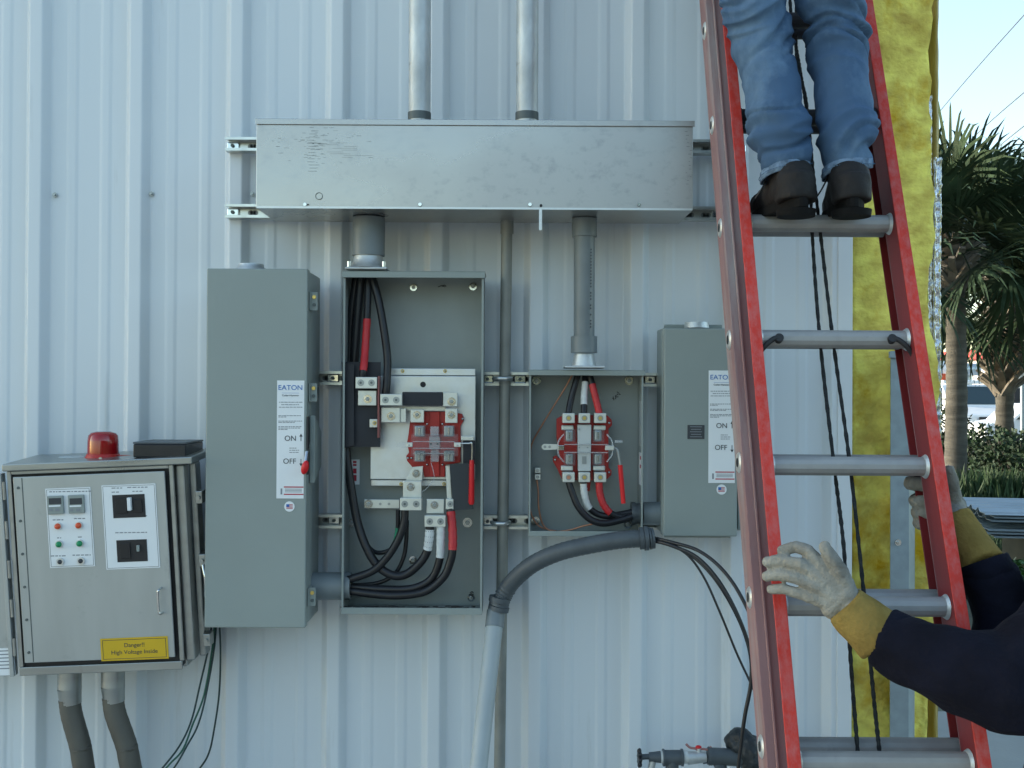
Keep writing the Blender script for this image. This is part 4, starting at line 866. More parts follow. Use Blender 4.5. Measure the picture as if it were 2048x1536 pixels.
def rung(y, z, r, m, rings=True):
    mb = MB(True); n = 26; L_ = hw_ if y < .05 else .183
    pr = [(r*(1+.025*(i % 2))*math.sin(i/n*2*math.pi), r*(1+.025*(i % 2))*math.cos(i/n*2*math.pi)) for i in range(n)]
    mb.add([(-L_, y+p, z+q) for p, q in pr]+[(L_, y+p, z+q) for p, q in pr], [(i, i+n, (i+1) % n+n, (i+1) % n) for i in range(n)])
    return mb.build('rung' if y < .05 else 'rear_rung', m, lad)
k = -7
for k in range(-7, 6):
    z = zl0 + k*.305
    if z > LL-.05: continue
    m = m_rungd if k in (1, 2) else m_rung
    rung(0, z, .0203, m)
    if z < LL-.4: rung(.082, z+.034, .0195, m)
    for s in (-1, 1):
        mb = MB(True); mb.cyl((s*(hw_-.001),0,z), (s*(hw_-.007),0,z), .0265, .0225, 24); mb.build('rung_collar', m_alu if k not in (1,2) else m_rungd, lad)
        if z < LL-.4:
            mb = MB(True); z_ = z+.034; mb.cyl((s*.2192,.08,z_), (s*.2225,.08,z_), .024, .020, 22); rv = mb.build('rung_rivet', m_alu, lad); mb = MB(True); mb.cyl((s*.2226,.08,z_), (s*.2236,.08,z_), .011, .010, 12); mb.build('rivet_hole', m_gask, rv)
z = zl0-.305
for s in (-1, 1):
    mb = MB(True); mb.tube([(s*.125,-.02,z-.008), (s*.140,-.022,z-.010), (s*.160,-.018,z-.026), (s*.176,-.006,z-.045), (s*.178,0,z-.060)], .006, 10); mb.cyl((s*.128,-.012,z-.008),(s*.128,-.026,z-.008), .010, n=14); mb.build('rung_lock', m_gask, lad)
# rope threaded between the two sections
def Dl(py, off): # ladder plane distance for image row
    lo, hi = 1.5, 3.6
    for _ in range(30):
        mD = (lo+hi)/2; zz = P(1640, py, mD).z
        if mD > 2.61+(zz-z_r0)*SL+off: hi = mD
        else: lo = mD
    return mD
rp = MB()
for ptsr in ([(1574,-200),(1580,0),(1590,80),(1602,150),(1614,230),(1621,340),(1624,460),(1640,680),(1668,930),(1688,1100),(1702,1330),(1718,1536),(1730,1700)],
             [(1600,-200),(1592,60),(1597,140),(1612,200),(1625,330),(1640,460),(1666,680),(1700,930),(1729,1200),(1748,1400),(1762,1536),(1775,1700)]):
    q = cat([P(a, b, Dl(b, .052)) for a, b in ptsr], 26)
    rp.tubeR(q, [.0043+.0006*math.sin(i*1.9)+.0004*rnd.uniform(-1,1) for i in range(len(q))], 8)
tag(rp.build('rope', m_rope), 'dark ladder rope in two strands running down behind the rungs', 'rope')

# ================================================================ CLIMBER
cl = thing('person', 'person in blue jeans and dark boots standing on a ladder rung, back turned', 'person', P(1630, 432, 2.6))
LP = [(1574,335,2.545),(1560,270,2.56),(1547,190,2.60),(1530,110,2.64),(1520,55,2.65),(1506,-20,2.64),(1505,-150,2.66),(1545,-330,2.72)]
RP = [(1697,338,2.545),(1692,270,2.56),(1684,190,2.60),(1672,110,2.64),(1668,55,2.65),(1652,-20,2.65),(1645,-150,2.67),(1640,-330,2.72)]
rr = [.052,.063,.067,.066,.071,.078,.090,.112]
def skinny(path, rr_): return [P(*p) for p in path]
body = MB()
for path in (LP, RP):
    q = [P(*p) for p in path]
    for i in range(len(q)-1): body.cap(q[i], q[i+1], rr[i]*.72, rr[i+1]*.72)
hip = (P(*LP[-1])+P(*RP[-1]))/2
chest = hip+Vector((.01,.12,.44)); neck = chest+Vector((0,.02,.15)); head = neck+Vector((0,.03,.15))
body.ell(hip, (.15,.10,.12)); body.cap(hip+Vector((0,.02,.1)), chest, .11, .13); body.ell(chest, (.17,.10,.14)); body.cap(chest, neck+Vector((0,0,.05)), .07, .05)
body.ell(head, (.075,.095,.115)); body.ell(head+Vector((0,.09,-.02)), (.012,.02,.02)); body.ell(head+Vector((0,.075,-.07)), (.03,.03,.025))
for s in (-1, 1): body.ell(head+Vector((s*.077,.0,-.01)), (.012,.02,.03))
HR = []
for s in (-1, 1):
    sh = chest+Vector((s*.19,0,.08)); el = sh+Vector((s*.05,.10,-.24)); zz = sh.z+.02
    ha = Vector((lx+s*.185, YD(2.61+(zz-z_r0)*SL)-.06, zz)); HR.append((sh, el, ha))
    body.cap(sh, el, .05, .042); body.cap(el, ha, .042, .028); body.ell(ha+Vector((0,.02,.02)), (.035,.03,.04))
    for i in range(4):
        fb0 = ha+Vector((s*.01,.03,.05-.022*i)); body.cap(fb0, fb0+Vector((s*.035,.02,0)), .010, .009); body.cap(fb0+Vector((s*.035,.02,0)), fb0+Vector((s*.025,.05,0)), .009, .008)
    body.cap(ha+Vector((-s*.03,.02,.03)), ha+Vector((-s*.02,.06,.05)), .012, .010)
bake(body, .010, 3).build('body', m_skin, cl)
mb = MB(); mb.ell(head+Vector((0,-.02,.03)), (.085,.095,.10)); mb.build('hair', m_hair, cl)
shirt = MB(); shirt.cap(hip+Vector((0,0,.08)), chest, .14, .15); shirt.ell(chest, (.20,.13,.16)); shirt.ell(chest+Vector((0,0,.10)), (.17,.09,.08))
for sh, el, ha in HR: shirt.cap(sh, el, .066, .058); shirt.cap(el, el*.25+ha*.75, .058, .045)
bake(shirt, .010, 3, lambda p, n: n*(.008*noise.noise(p*9))).build('shirt', m_navy2, cl)
jm = MB()
for path in (LP, RP):
    q = cat([P(*p) for p in path], 6); rs = []
    for i in range(len(q)):
        k = min(i//6, len(rr)-2); t_ = i/6-k; rs.append(rr[k]*(1-t_)+rr[k+1]*t_)
    jm.tubeR(q, rs, 22); jm.ell(q[-1], rr[-1])
jm.ell(hip, (.165,.125,.14)); jm.cap(P(1575,-215,2.68), hip, .07, .11)
kneeL, ankL = P(1520,70,2.65).z, P(1560,275,2.56).z
def jean(p, n):
    z = p.z
    A = .16+1.10*math.exp(-((z-kneeL)/.075)**2)+1.5*math.exp(-((z-ankL)/.055)**2)+.6*math.exp(-((z-(kneeL+.20))/.09)**2)
    tw = .5*math.sin(p.x*15+z*5)+.4*noise.noise(Vector((p.x*5, p.y*5, z*6)))
    w_ = noise.noise(Vector((p.x*5, p.y*5+3, z*24+tw*2.2)))
    rdg = (1-2.4*abs(w_))
    cr_ = noise.noise(Vector((p.x*4.5+1, p.y*4.5, z*13+tw*1.8+9)))
    v = -A*.0120*max(0, 1-abs(cr_)*8) + A*(.0105*rdg+.011*noise.noise(Vector((p.x*9, p.y*9, z*15+1.7+tw))))+.0022*noise.noise(p*34)
    return n*v
jb_ = bake(jm, .0045, 3, jean)
jb_.build('jeans', m_denim, cl)
for (px, py, D_, tl) in ((1571,337,2.545,.30),(1696,334,2.545,.22)):
    c = P(px, py, D_); mb = MB(); ring = []; n = 40
    for i in range(n):
        a = i/n*2*math.pi; r_ = .0575+.002*math.sin(3*a+px); ring.append(Vector((c.x+r_*math.cos(a), c.y+r_*.95*math.sin(a), c.z+tl*r_*math.cos(a)+.006*math.sin(2*a))))
    vs_ = [v+Vector((0,0,.010)) for v in ring]+[v+Vector((0,0,-.013)) for v in ring]+[c+(v-c)*.93+Vector((0,0,-.013)) for v in ring]+[c+(v-c)*.93+Vector((0,0,.010)) for v in ring]
    mb.add(vs_, [(i+k*n, (i+1) % n+k*n, (i+1) % n+((k+1) % 4)*n, i+((k+1) % 4)*n) for i in range(n) for k in range(4)], True)
    hm_ = mb.build('trouser_hem', m_denimd, cl, fixn=True)
    mb = MB(); n = 52
    for i in range(n):
        a = i/n*2*math.pi; b2_ = a+.07; f_ = lambda a: Vector((c.x+.0605*math.cos(a), c.y+.0580*math.sin(a), c.z+tl*.0575*math.cos(a)+.006*math.sin(2*a)-.004)); mb.cyl(f_(a), f_(b2_), .0009, n=5)
    mb.build('hem_stitching', m_denim, hm_)
for (sh, hl, toe, base) in (((1577,350,2.55),(1592,398,2.50),(1528,402,2.70),0), ((1697,352,2.55),(1703,400,2.50),(1672,402,2.73),0)):
    a, b, c = P(*sh), P(*hl), P(*toe); mb = MB(); up = Vector((0,0,1))
    zb = P(1600, 424, 2.6).z
    b.z = zb+.036; c.z = zb+.032; mid = (b+c)/2
    mb.cap(a, b+Vector((0,.02,.03)), .048, .046); mb.cap(b+Vector((0,0,.006)), mid, .042, .044); mb.cap(mid, c, .044, .036); mb.cap(a*.5+b*.5, mid+Vector((0,.01,.02)), .045, .038)
    mb.cyl(b+Vector((0,.0,-.030)), b+Vector((0,.006,.03)), .046, .044, 20)
    bt = bake(mb, .006, 3, lambda p, n: n*(.003*noise.noise(p*30)+.002*abs(noise.noise(p*55)))).build('boot', m_boot, cl)
    mb = MB(); f = Vector((c.x-b.x, c.y-b.y, 0)); L_ = f.length; f.normalize(); sd_ = Vector((f.y, -f.x, 0)); ol = []
    for i in range(28):
        t_ = i/28*2*math.pi; u = math.cos(t_); v = math.sin(t_); wd = .040 if u < 0 else .046
        ol.append(Vector((mid.x, mid.y, 0))+f*u*(L_/2+.045)+sd_*v*wd)
    for z0_, z1_, s_ in ((zb-.012, zb+.010, 1),):
        mb.add([Vector((p.x, p.y, z0_)) for p in ol]+[Vector((p.x, p.y, z1_)) for p in ol], [list(range(27,-1,-1)), list(range(28,56))]+[(i, (i+1) % 28, (i+1) % 28+28, i+28) for i in range(28)])
    hb = Vector((b.x, b.y, 0)); mb.cyl(Vector((hb.x, hb.y+.0, zb-.028)), Vector((hb.x, hb.y, zb-.0125)), .043, .045, 20)
    mb.build('sole', m_sole, bt, fixn=True, bevel=.002)
    mb = MB(); q0 = a+Vector((-.045,.01,.0)); mb.tube([q0, q0+Vector((-.015,.0,-.03)), q0+Vector((-.028,.01,-.052))], .002, 6); mb.build('lace', m_black, bt)

# ================================================================ GROUND WORKER
wk = thing('person', 'person in navy jacket and tan cuffed gloves steadying the ladder from the right', 'person', (1.22, YD(2.2), 0))
def Q(px, py, D): return P(px, py, D)
hands = {}
# near (left) hand laid over the left rail
hm = MB(); wr = Q(1708, 1218, 2.15)
F_ = [[(1640,1129,2.165),(1617,1102,2.175),(1592,1093,2.19),(1566,1101,2.20)],
      [(1630,1148,2.165),(1600,1128,2.17),(1564,1121,2.19),(1535,1124,2.205)],
      [(1622,1167,2.165),(1592,1155,2.172),(1560,1149,2.188),(1534,1152,2.205)],
      [(1617,1191,2.17),(1590,1185,2.178),(1566,1177,2.19),(1543,1178,2.205)]]
for i, f in enumerate(F_):
    q = [Q(*p) for p in f]; r_ = (.0134,.0136,.0132,.0120)[i]
    for j in range(3): hm.cap(q[j], q[j+1], r_*(1.02-.05*j), r_*(.97-.06*j))
    hm.cap(wr, q[0], .021, .0150)
th = [Q(1692,1170,2.155), Q(1676,1138,2.15), Q(1662,1114,2.15), Q(1650,1094,2.155)]
hm.cap(wr, th[0], .024, .018); hm.cap(th[0], th[1], .0190, .0165); hm.cap(th[1], th[2], .0160, .0145); hm.cap(th[2], th[3], .0140, .0115)
hm.cap(Q(1655,1150,2.165), Q(1645,1195,2.17), .021, .021); hm.cap(Q(1690,1190,2.155), Q(1665,1215,2.165), .024, .024)
hm.cap(wr, Q(1735,1238,2.14), .030, .032)
def gl_(p, n): return n*(.0020*noise.noise(Vector((p.x*40, p.y*40, p.z*40)))+.0012*noise.noise(p*110))
lg = bake(hm, .0030, 1, gl_).build('glove', m_glove, wk)
def sleeve(name, pts, rs, m, amp=.004, fr=14, sub=8, vox=.007, sm=3, flat=None):
    mb = MB(); q = cat([Q(*p) for p in pts], sub); r_ = []
    for i in range(len(q)):
        k = min(i//sub, len(rs)-2); t_ = i/sub-k; r_.append(rs[k]*(1-t_)+rs[k+1]*t_)
    mb.tubeR(q, r_, 26)
    return bake(mb, vox, sm, lambda p, n: n*amp*(noise.noise(p*fr)+.6*noise.noise(p*fr*2.3))).build(name, m, wk)
sleeve('glove_cuff', [(1690,1208,2.15),(1712,1228,2.145),(1742,1255,2.13),(1768,1280,2.12)], [.043,.048,.054,.057], m_cuff, .004, 12)
# far (right) hand gripping the right rail from behind
hm = MB()
for i, (yy, xl, r_) in enumerate(((966,1822,.0165),(1001,1830,.0150),(1025,1833,.0140),(1047,1836,.0130))):
    a = Q(xl+8, yy+2, 2.47); b = Q(xl, yy, 2.50); c = Q(1866, yy-4, 2.535)
    hm.cap(a, Q(1868, yy+2, 2.46), r_, r_); hm.cap(a, b, r_, r_); hm.cap(b, c, r_, r_*1.1); hm.cap(c, Q(1906, 985+i*16, 2.50), r_*1.1, .018)
pw = Q(1915, 1050, 2.42); hm.cap(Q(1906,985,2.50), Q(1908,1035,2.48), .019, .022); hm.cap(Q(1908,1010,2.49), pw, .026, .030)
hm.cap(Q(1908,1000,2.46), Q(1904,965,2.44), .017, .015); hm.cap(Q(1904,965,2.44), Q(1899,940,2.43), .015, .012); hm.cap(pw, Q(1925,1065,2.40), .027, .024)
bake(hm, .004, 2, gl_).build('glove', m_glove, wk)
mb = MB(); mb.cap(Q(1829,966,2.495), Q(1853,966,2.495), .0182, .0182); mb.cap(Q(1833,1001,2.495), Q(1853,1001,2.495), .0168, .0168); bake(mb, .004, 2).build('black_fingertips', m_gloved, wk)
sleeve('glove_cuff', [(1908,1030,2.43),(1925,1062,2.41),(1948,1102,2.38),(1968,1134,2.35)], [.036,.042,.048,.051], m_cuff, .003, 12)
# jacket: both sleeves and torso as one garment
jk = MB()
def seg(pts, rs):
    q = [Q(*p) for p in pts]
    for i in range(len(q)-1): jk.cap(q[i], q[i+1], rs[i], rs[i+1], 20)
def cone(a, b, r0, r1): jk.tubeR([Q(*a), Q(*b)], [r0, r1], 26)
cone((1776,1279,2.119), (1840,1310,2.08), .055, .061); seg([(1840,1310,2.08),(1920,1340,2.04),(2030,1372,2.0),(2130,1290,2.02),(2185,1200,2.08)], [.060,.071,.084,.085,.095])
cone((1972,1142,2.35), (1985,1175,2.34), .054, .057); seg([(1988,1180,2.34),(2008,1250,2.32),(2045,1320,2.30),(2110,1250,2.32),(2180,1185,2.35)], [.055,.062,.076,.08,.09])
S0, S1 = Q(2188,1190,2.10), Q(2185,1180,2.36); pel = Vector((1.22, YD(2.22), .80)); che = (S0+S1)/2+Vector((.05,0,-.10))
jk.cap(S0, S1, .09, .09); jk.ell(che, (.15,.20,.20)); jk.cap(che, pel, .165, .155); jk.ell(pel, (.15,.19,.13)); jk.cap(che+Vector((0,0,.1)), che+Vector((.03,0,.20)), .10, .075)
def jf(p, n): return n*(.011*(1-2.2*abs(noise.noise(Vector((p.x*8, p.y*7, p.z*11))))) + .004*noise.noise(p*22))
bake(jk, .008, 2, jf).build('jacket', m_navy, wk)
for a, b, r0 in (((1764,1273,2.126), (1800,1291,2.108), .0600), ((1962,1123,2.357), (1978,1158,2.345), .0585)):
    a, b = Q(*a), Q(*b); mb = MB(); mb.tubeR([a, a*.9+b*.1, b*.9+a*.1, b], [r0*.96, r0, r0*1.01, r0*.97], 30); mb.build('sleeve_hem', m_navy, wk)
tr_ = MB(); kn = []
for s in (-1, 1):
    h_ = pel+Vector((0, s*.10, -.02)); k_ = Vector((h_.x-.16, h_.y+s*.03, .44)); f_ = Vector((h_.x+.02+(-.12 if s > 0 else .12), h_.y+s*.04, .09)); kn.append((h_, k_, f_))
    tr_.cap(h_, k_, .095, .07); tr_.cap(k_, f_, .068, .055)
tr_.ell(pel, (.14,.18,.12)); bake(tr_, .012, 3, jf).build('trousers', m_navy, wk)
bd = MB(); nk = che+Vector((.04,0,.22)); hd = nk+Vector((.06,0,.13))
bd.cap(che, nk, .09, .052); bd.cap(nk, hd, .052, .055); bd.ell(hd+Vector((0,0,.03)), (.098,.076,.112)); bd.ell(hd+Vector((-.06,0,-.045)), (.035,.040,.035)); bd.ell(hd+Vector((-.100,0,.005)), (.022,.012,.020)); bd.ell(hd+Vector((-.088,0,-.045)), (.010,.024,.008))
for s in (-1, 1): bd.ell(hd+Vector((.005,s*.078,.01)), (.018,.010,.030)); bd.ell(hd+Vector((-.088,s*.030,.028)), (.010,.013,.009))
bd.cap(che, pel, .11, .11)
for h_, k_, f_ in kn: bd.cap(h_, k_, .07, .05); bd.cap(k_, f_, .05, .035)
bd.cap(wr, Q(1840,1310,2.08), .025, .035); bd.cap(Q(1840,1310,2.08), Q(2030,1372,2.0), .035, .042); bd.cap(Q(2030,1372,2.0), S0, .042, .05)
bd.cap(pw, Q(2045,1320,2.30), .025, .042); bd.cap(Q(2045,1320,2.30), S1, .042, .05); bd.cap(S0, S1, .06, .06)
bake(bd, .009, 2).build('body', m_skin, wk)
for s in (-1, 1): MB().ell(hd+Vector((-.093,s*.030,.027)), (.007,.010,.006)).build('eye', m_label, wk)
mb = MB(); mb.ell(hd+Vector((.015,0,.065)), (.105,.086,.098)); mb.cap(hd+Vector((-.08,-.05,.075)), hd+Vector((-.08,.05,.075)), .03, .03); bake(mb, .009, 3).build('hair', m_hair, wk)
for h_, k_, f_ in kn:
    mb = MB(); mb.cap(f_+Vector((0,0,.06)), f_+Vector((.02,0,-.035)), .058, .05); mb.cap(f_+Vector((.02,0,-.045)), f_+Vector((-.17,0,-.055)), .045, .036)
    bake(mb, .009, 3).build('boot', m_boot, wk)

# ================================================================ BACKGROUND
def frond(mb, c, d, size):
    d = d.normalized(); up = Vector((0,0,1)); side = d.cross(up)
    if side.length < .1: side = Vector((1,0,0))
    side.normalize(); nrm = side.cross(d).normalized()
    pl = size*rnd.uniform(.42,.6); tip = c+d*pl+Vector((0,0,-.10*pl)); mid = c+d*pl*.5+Vector((0,0,.05))
    mb.tubeR([c, mid, tip], [.022,.016,.012], 4)
    roll = rnd.uniform(-.9,.9); n = 38; L0 = size*rnd.uniform(.55,.72)
    s2 = side*math.cos(roll)+nrm*math.sin(roll)
    for i in range(n):
        a = (i/(n-1)-.5)*R(235)
        dd = (d*math.cos(a)+s2*math.sin(a)+Vector((rnd.uniform(-.06,.06), rnd.uniform(-.06,.06), rnd.uniform(-.06,.06)))).normalized(); L_ = L0*(1-.28*abs(a)/2.05)*rnd.uniform(.85,1.1)
        w_ = .0135*size; sd2 = dd.cross(nrm*math.cos(roll)-side*math.sin(roll)).normalized()*w_
        dr_ = rnd.uniform(.10,.42)
        p1 = tip+dd*L_*.45+Vector((0,0,-.04*L_)); p2 = tip+dd*L_*.8+Vector((0,0,-dr_*.5*L_)); p3 = tip+dd*L_+Vector((0,0,-dr_*L_))
        mb.add([tip-sd2*.3, tip+sd2*.3, p1+sd2, p1-sd2, p2+sd2*.6, p2-sd2*.6, p3], [(0,1,2,3),(3,2,4,5),(5,4,6)])
def palm(px, pybase, pytop, D, lab, boots, size, nf, lean=0):
    t_ = P(px+lean, pytop, D); b_ = P(px, pybase, D); b_.z = 0
    t = thing('palm_tree', lab, 'palm tree', b_, 'palm trees behind the building corner')
    r_ = .135; q = cat([b_, b_*.5+t_*.5+Vector((.03,0,0)), t_], 22); mb = MB(); mb.tubeR(q, [r_*(1.15-.25*i/len(q))+.006*math.sin(i*2.2) for i in range(len(q))], 20); mb.build('trunk', m_trunk, t)
    if boots:
        mb = MB(); nb = boots
        for i in range(nb):
            h = i/nb; a = i*2.4; z = t_.z-boots*.0165*(1-h)+.15; ax = b_+(t_-b_)*((z)/(t_.z)); o_ = Vector((math.cos(a), math.sin(a), 0)); s_ = Vector((-o_.y, o_.x, 0))
            L_ = .30; p0 = ax+o_*.10; p1 = ax+o_*.22+Vector((0,0,.16)); p2 = ax+o_*.42+Vector((0,0,L_))
            mb.add([p0-s_*.09, p0+s_*.09, p1+s_*.05, p1-s_*.05, p2+s_*.04, p2-s_*.04]+[v+Vector((0,0,.035))-o_*.03 for v in (p0-s_*.09, p0+s_*.09, p1+s_*.05, p1-s_*.05, p2+s_*.04, p2-s_*.04)],
                   [(0,1,2,3),(3,2,4,5),(7,6,9,8),(8,9,11,10),(0,3,9,6),(3,5,11,9),(1,7,8,2),(2,8,10,4),(4,10,11,5)])
        mb.build('leaf_bases', m_bootp, t, fixn=True)
    mb = MB()
    for i in range(nf):
        a = i*2.39996; e = 1.3-1.75*(i/nf); d = Vector((math.cos(a)*math.cos(e), math.sin(a)*math.cos(e), math.sin(e)))
        frond(mb, t_+Vector((0,0,.1))+d*.1, d, size*rnd.uniform(.85,1.12))
    mb.build('crown', m_frond, t)
palm(1909, 1010, 520, 15, 'nearest palm tree with smooth bare trunk, right of the insulation', 36, 1.8, 56)
palm(2006, 930, 590, 18, 'palm tree with a rough trunk of old leaf bases, at the right edge', 112, 2.15, 56)
palm(2120, 930, 470, 21, 'palm tree whose crown fills the right border behind the others', 30, 2.1, 44)
def shrub(lab, c, r, n, m, leaf=.07, grp='shrubs below the palm trees', blade=False):
    c = Vector(c); t = thing('shrub', lab, 'shrub', (c.x, c.y, 0), grp); mb = MB()
    for i in range(n):
        u = Vector((rnd.gauss(0,1), rnd.gauss(0,1), rnd.gauss(0,1))).normalized()*(rnd.random()**.4)
        p = Vector((c.x+u.x*r[0], c.y+u.y*r[1], max(c.z+u.z*r[2], .02)))
        if noise.noise(p*2.2/max(r)*1.6+Vector((i % 3, 0, 0))) < -.12: continue
        a = Vector((rnd.uniform(-1,1), rnd.uniform(-1,1), rnd.uniform(-.4,1) if not blade else 2.5)).normalized()*leaf*rnd.uniform(.6,1.4)*(2.6 if blade else 1)
        b = a.cross(Vector((rnd.uniform(-1,1), rnd.uniform(-1,1), rnd.uniform(-1,1)))).normalized()*leaf*(.33 if not blade else .13)
        mb.add([p, p+a*.5+b, p+a, p+a*.5-b], [(0,1,2,3)])
    mb.build('foliage', m, t)
    mb = MB()
    for i in range(9):
        a = rnd.uniform(0, 6.28); mb.tubeR([Vector((c.x+.05*math.cos(a), c.y+.05*math.sin(a), 0)), Vector((c.x+r[0]*.4*math.cos(a), c.y+r[1]*.4*math.sin(a), c.z)), Vector((c.x+r[0]*.7*math.cos(a), c.y+r[1]*.7*math.sin(a), c.z+r[2]*.7))], [.02,.012,.004], 5)
    mb.build('stems', m_trunk, t)
def gp(px, D): return P(px, 900, D)
q = gp(1975, 16.5); shrub('dark green shrub between the two palm trunks', (q.x, q.y, .55), (.62,.6,.62), 5200, m_leaf)
q = gp(2050, 15.5); shrub('dense dark shrub at the right edge beneath the palms', (q.x, q.y, .55), (.75,.6,.60), 5200, m_leaf)
q = gp(1885, 19); shrub('shrub partly hidden behind the bare palm trunk', (q.x, q.y, .7), (.6,.6,.75), 4200, m_leaf)
q = gp(1990, 12.8); shrub('clump of long bladed grass in front of the palms', (q.x, q.y, .25), (.9,.5,.26), 6500, m_grass, .10, None, True)
q = gp(2040, 6.6); shrub('small bright green bush below the stacked steel sheets', (q.x+.05, q.y, .38), (.26,.28,.24), 3000, m_leaf2, .045, None)
q = gp(2150, 14); shrub('shrub just beyond the right border by the palms', (q.x, q.y, .6), (.8,.6,.65), 4200, m_leaf)
g = MB()
for i in range(26000):
    D_ = rnd.uniform(8.6, 16); px = rnd.uniform(1850, 2300); p = P(px, 1000, D_); p.z = 0
    a = Vector((rnd.uniform(-.4,.4), rnd.uniform(-.4,.4), 1)).normalized()*rnd.uniform(.05,.16); b = Vector((rnd.uniform(-1,1), rnd.uniform(-1,1), 0)).normalized()*.012
    g.add([p-b, p+b, p+a], [(0,1,2)])
o = g.build('grass', m_grass, origin=(3,6,0)); o['kind'] = 'stuff'; 
# stacked corrugated sheets on blocks
q = P(1925, 1010, 8.0); ang = R(-9)
stt = thing('steel_sheet_stack', 'stack of corrugated steel sheets lying on timber blocks beyond the ladder', 'metal sheets', (q.x+1.6, q.y+.2, 0))
def csheet(z, off, m):
    mb = MB(); N_ = 60; L_ = 3.6; vs_ = []; d = Vector((math.cos(ang), math.sin(ang), 0)); e = Vector((-d.y, d.x, 0)); Wd = .95
    for i in range(N_+1):
        t_ = i/N_; yv = t_*Wd; zz = z+.022*max(0, min(1, 1.6*math.cos(i*2*math.pi/12)-.3)) + (0 if i > 3 else -.03*(1-i/3))
        for s_ in range(25):
            u = s_/24*L_; p = Vector((q.x-.02, q.y-.55, 0))+d*(u+off)+e*yv; vs_.append(Vector((p.x, p.y, zz+.004*math.sin(u*1.3+z*60)*(1-t_)**2)))
    mb.add(vs_, [(i*25+k, i*25+k+1, (i+1)*25+k+1, (i+1)*25+k) for i in range(N_) for k in range(24)])
    o = mb.build('sheet', m, stt); mo = o.modifiers.new('s', 'SOLIDIFY'); mo.thickness = .004
zt_ = q.z
for i in range(6): csheet(zt_-.026*i-(.03 if i > 2 else 0), .02*((i*3) % 4)-.05, m_sheet)
for dx in (.5, 2.6):
    mb = MB(); p = Vector((q.x+dx, q.y-.30, 0)); mb.box(p.x-.08, p.x+.08, p.y-.2, p.y+.6, 0, zt_-.20); mb.build('timber_block', m_wood, stt, bevel=.01)
# utility truck
def box_o(parent, name, x0, x1, y0, y1, z0, z1, m, bev=.03): mb = MB(); mb.box(x0, x1, y0, y1, z0, z1); return mb.build(name, m, parent, bevel=bev)
q = P(1952, 800, 34); X, Y = q.x, q.y
tk = thing('utility_truck', 'white utility truck with roof boom parked beyond the palm trees', 'truck', (X, Y, 0))
mb = MB()
pr_ = [(Y-1.6,.45),(Y-1.6,1.05),(Y-.4,1.28),(Y+.3,1.95),(Y+1.6,1.97),(Y+1.6,.45)]
mb.add([(X-1.0,a,b) for a,b in pr_]+[(X+1.0,a,b) for a,b in pr_], [list(range(6)), list(range(11,5,-1))]+[(i, (i+1)%6, (i+1)%6+6, i+6) for i in range(6)]); mb.build('cab', m_white, tk, bevel=.06, fixn=True)
mb = MB(); mb.add([(X-.85,Y-.36,1.36),(X+.85,Y-.36,1.36),(X+.78,Y+.24,1.90),(X-.78,Y+.24,1.90)], [(0,1,2,3)]); o = mb.build('windscreen', m_glass, tk); mo = o.modifiers.new('s', 'SOLIDIFY'); mo.thickness = .05
box_o(tk, 'grille', X-.6, X+.6, Y-1.66, Y-1.61, .62, .98, m_gask, .02); box_o(tk, 'bumper', X-1.0, X+1.0, Y-1.78, Y-1.62, .40, .60, m_bolt)
for s in (-1, 1):
    mb = MB(); mb.cyl((X+s*.8,Y-1.60,.86),(X+s*.8,Y-1.66,.86), .13, n=20); mb.build('headlight', m_label, tk)
    box_o(tk, 'mirror', X+s*1.22-.10, X+s*1.22+.10, Y-.2, Y-.05, 1.15, 1.85, m_gask)
    mb = MB(); mb.cyl((X+s*1.0,Y-.15,1.5),(X+s*1.2,Y-.15,1.5), .02, n=8); mb.build('mirror_arm', m_gask, tk)
    for yy in (-.9, 4.2): mb = MB(); mb.cyl((X+s*.75,Y+yy,.42),(X+s*1.0,Y+yy,.42), .42, n=26); mb.build('wheel', m_tyre, tk)
box_o(tk, 'service_body', X-1.1, X+1.1, Y+1.7, Y+5.6, .55, 1.8, m_white); box_o(tk, 'lamp_bar', X-.9, X+.9, Y+.3, Y+.5, 1.98, 2.10, m_white); box_o(tk, 'amber_lamp', X-.95, X-.68, Y+.28, Y+.5, 2.10, 2.30, m_lampr)
mb = MB(); mb.cyl((X-1.9,Y+1.2,2.45),(X+.6,Y+1.2,2.45), .22, .2, 20); mb.cyl((X+.3,Y+1.5,2.4),(X+.3,Y+1.5,1.8), .2, n=16); mb.build('boom', m_sheet, tk); 
mb = MB(); mb.cyl((X-.86,Y+1.0,2.45),(X-.4,Y+1.0,2.45), .30, .28, 20); mb.build('boom_cap', m_white, tk)
# car and buildings further back
q = P(2060, 830, 30); X, Y = q.x, q.y; cr_ = thing('parked_car', 'white parked car at the right edge beyond the rough palm', 'car', (X, Y, 0))
mb = MB(); pr_ = [(X-1.6,.35),(X-1.6,.85),(X-.9,.95),(X-.4,1.40),(X+.9,1.42),(X+1.6,.98),(X+2.4,.9),(X+2.4,.35)]
mb.add([(a,Y-.8,b) for a,b in pr_]+[(a,Y+.8,b) for a,b in pr_], [list(range(8)), list(range(15,7,-1))]+[(i,(i+1)%8,(i+1)%8+8,i+8) for i in range(8)]); mb.build('body', m_white, cr_, bevel=.08, fixn=True)
mb = MB(); mb.add([(X-.75,Y-.83,.98),(X+1.25,Y-.83,.98),(X+.8,Y-.83,1.34),(X-.35,Y-.83,1.34)], [(0,1,2,3)]); o = mb.build('window', m_glass, cr_); mo = o.modifiers.new('s','SOLIDIFY'); mo.thickness = .04
for a in (-.9, 1.7): mb = MB(); mb.cyl((X+a,Y-.85,.33),(X+a,Y-.6,.33), .33, n=24); mb.build('wheel', m_tyre, cr_)
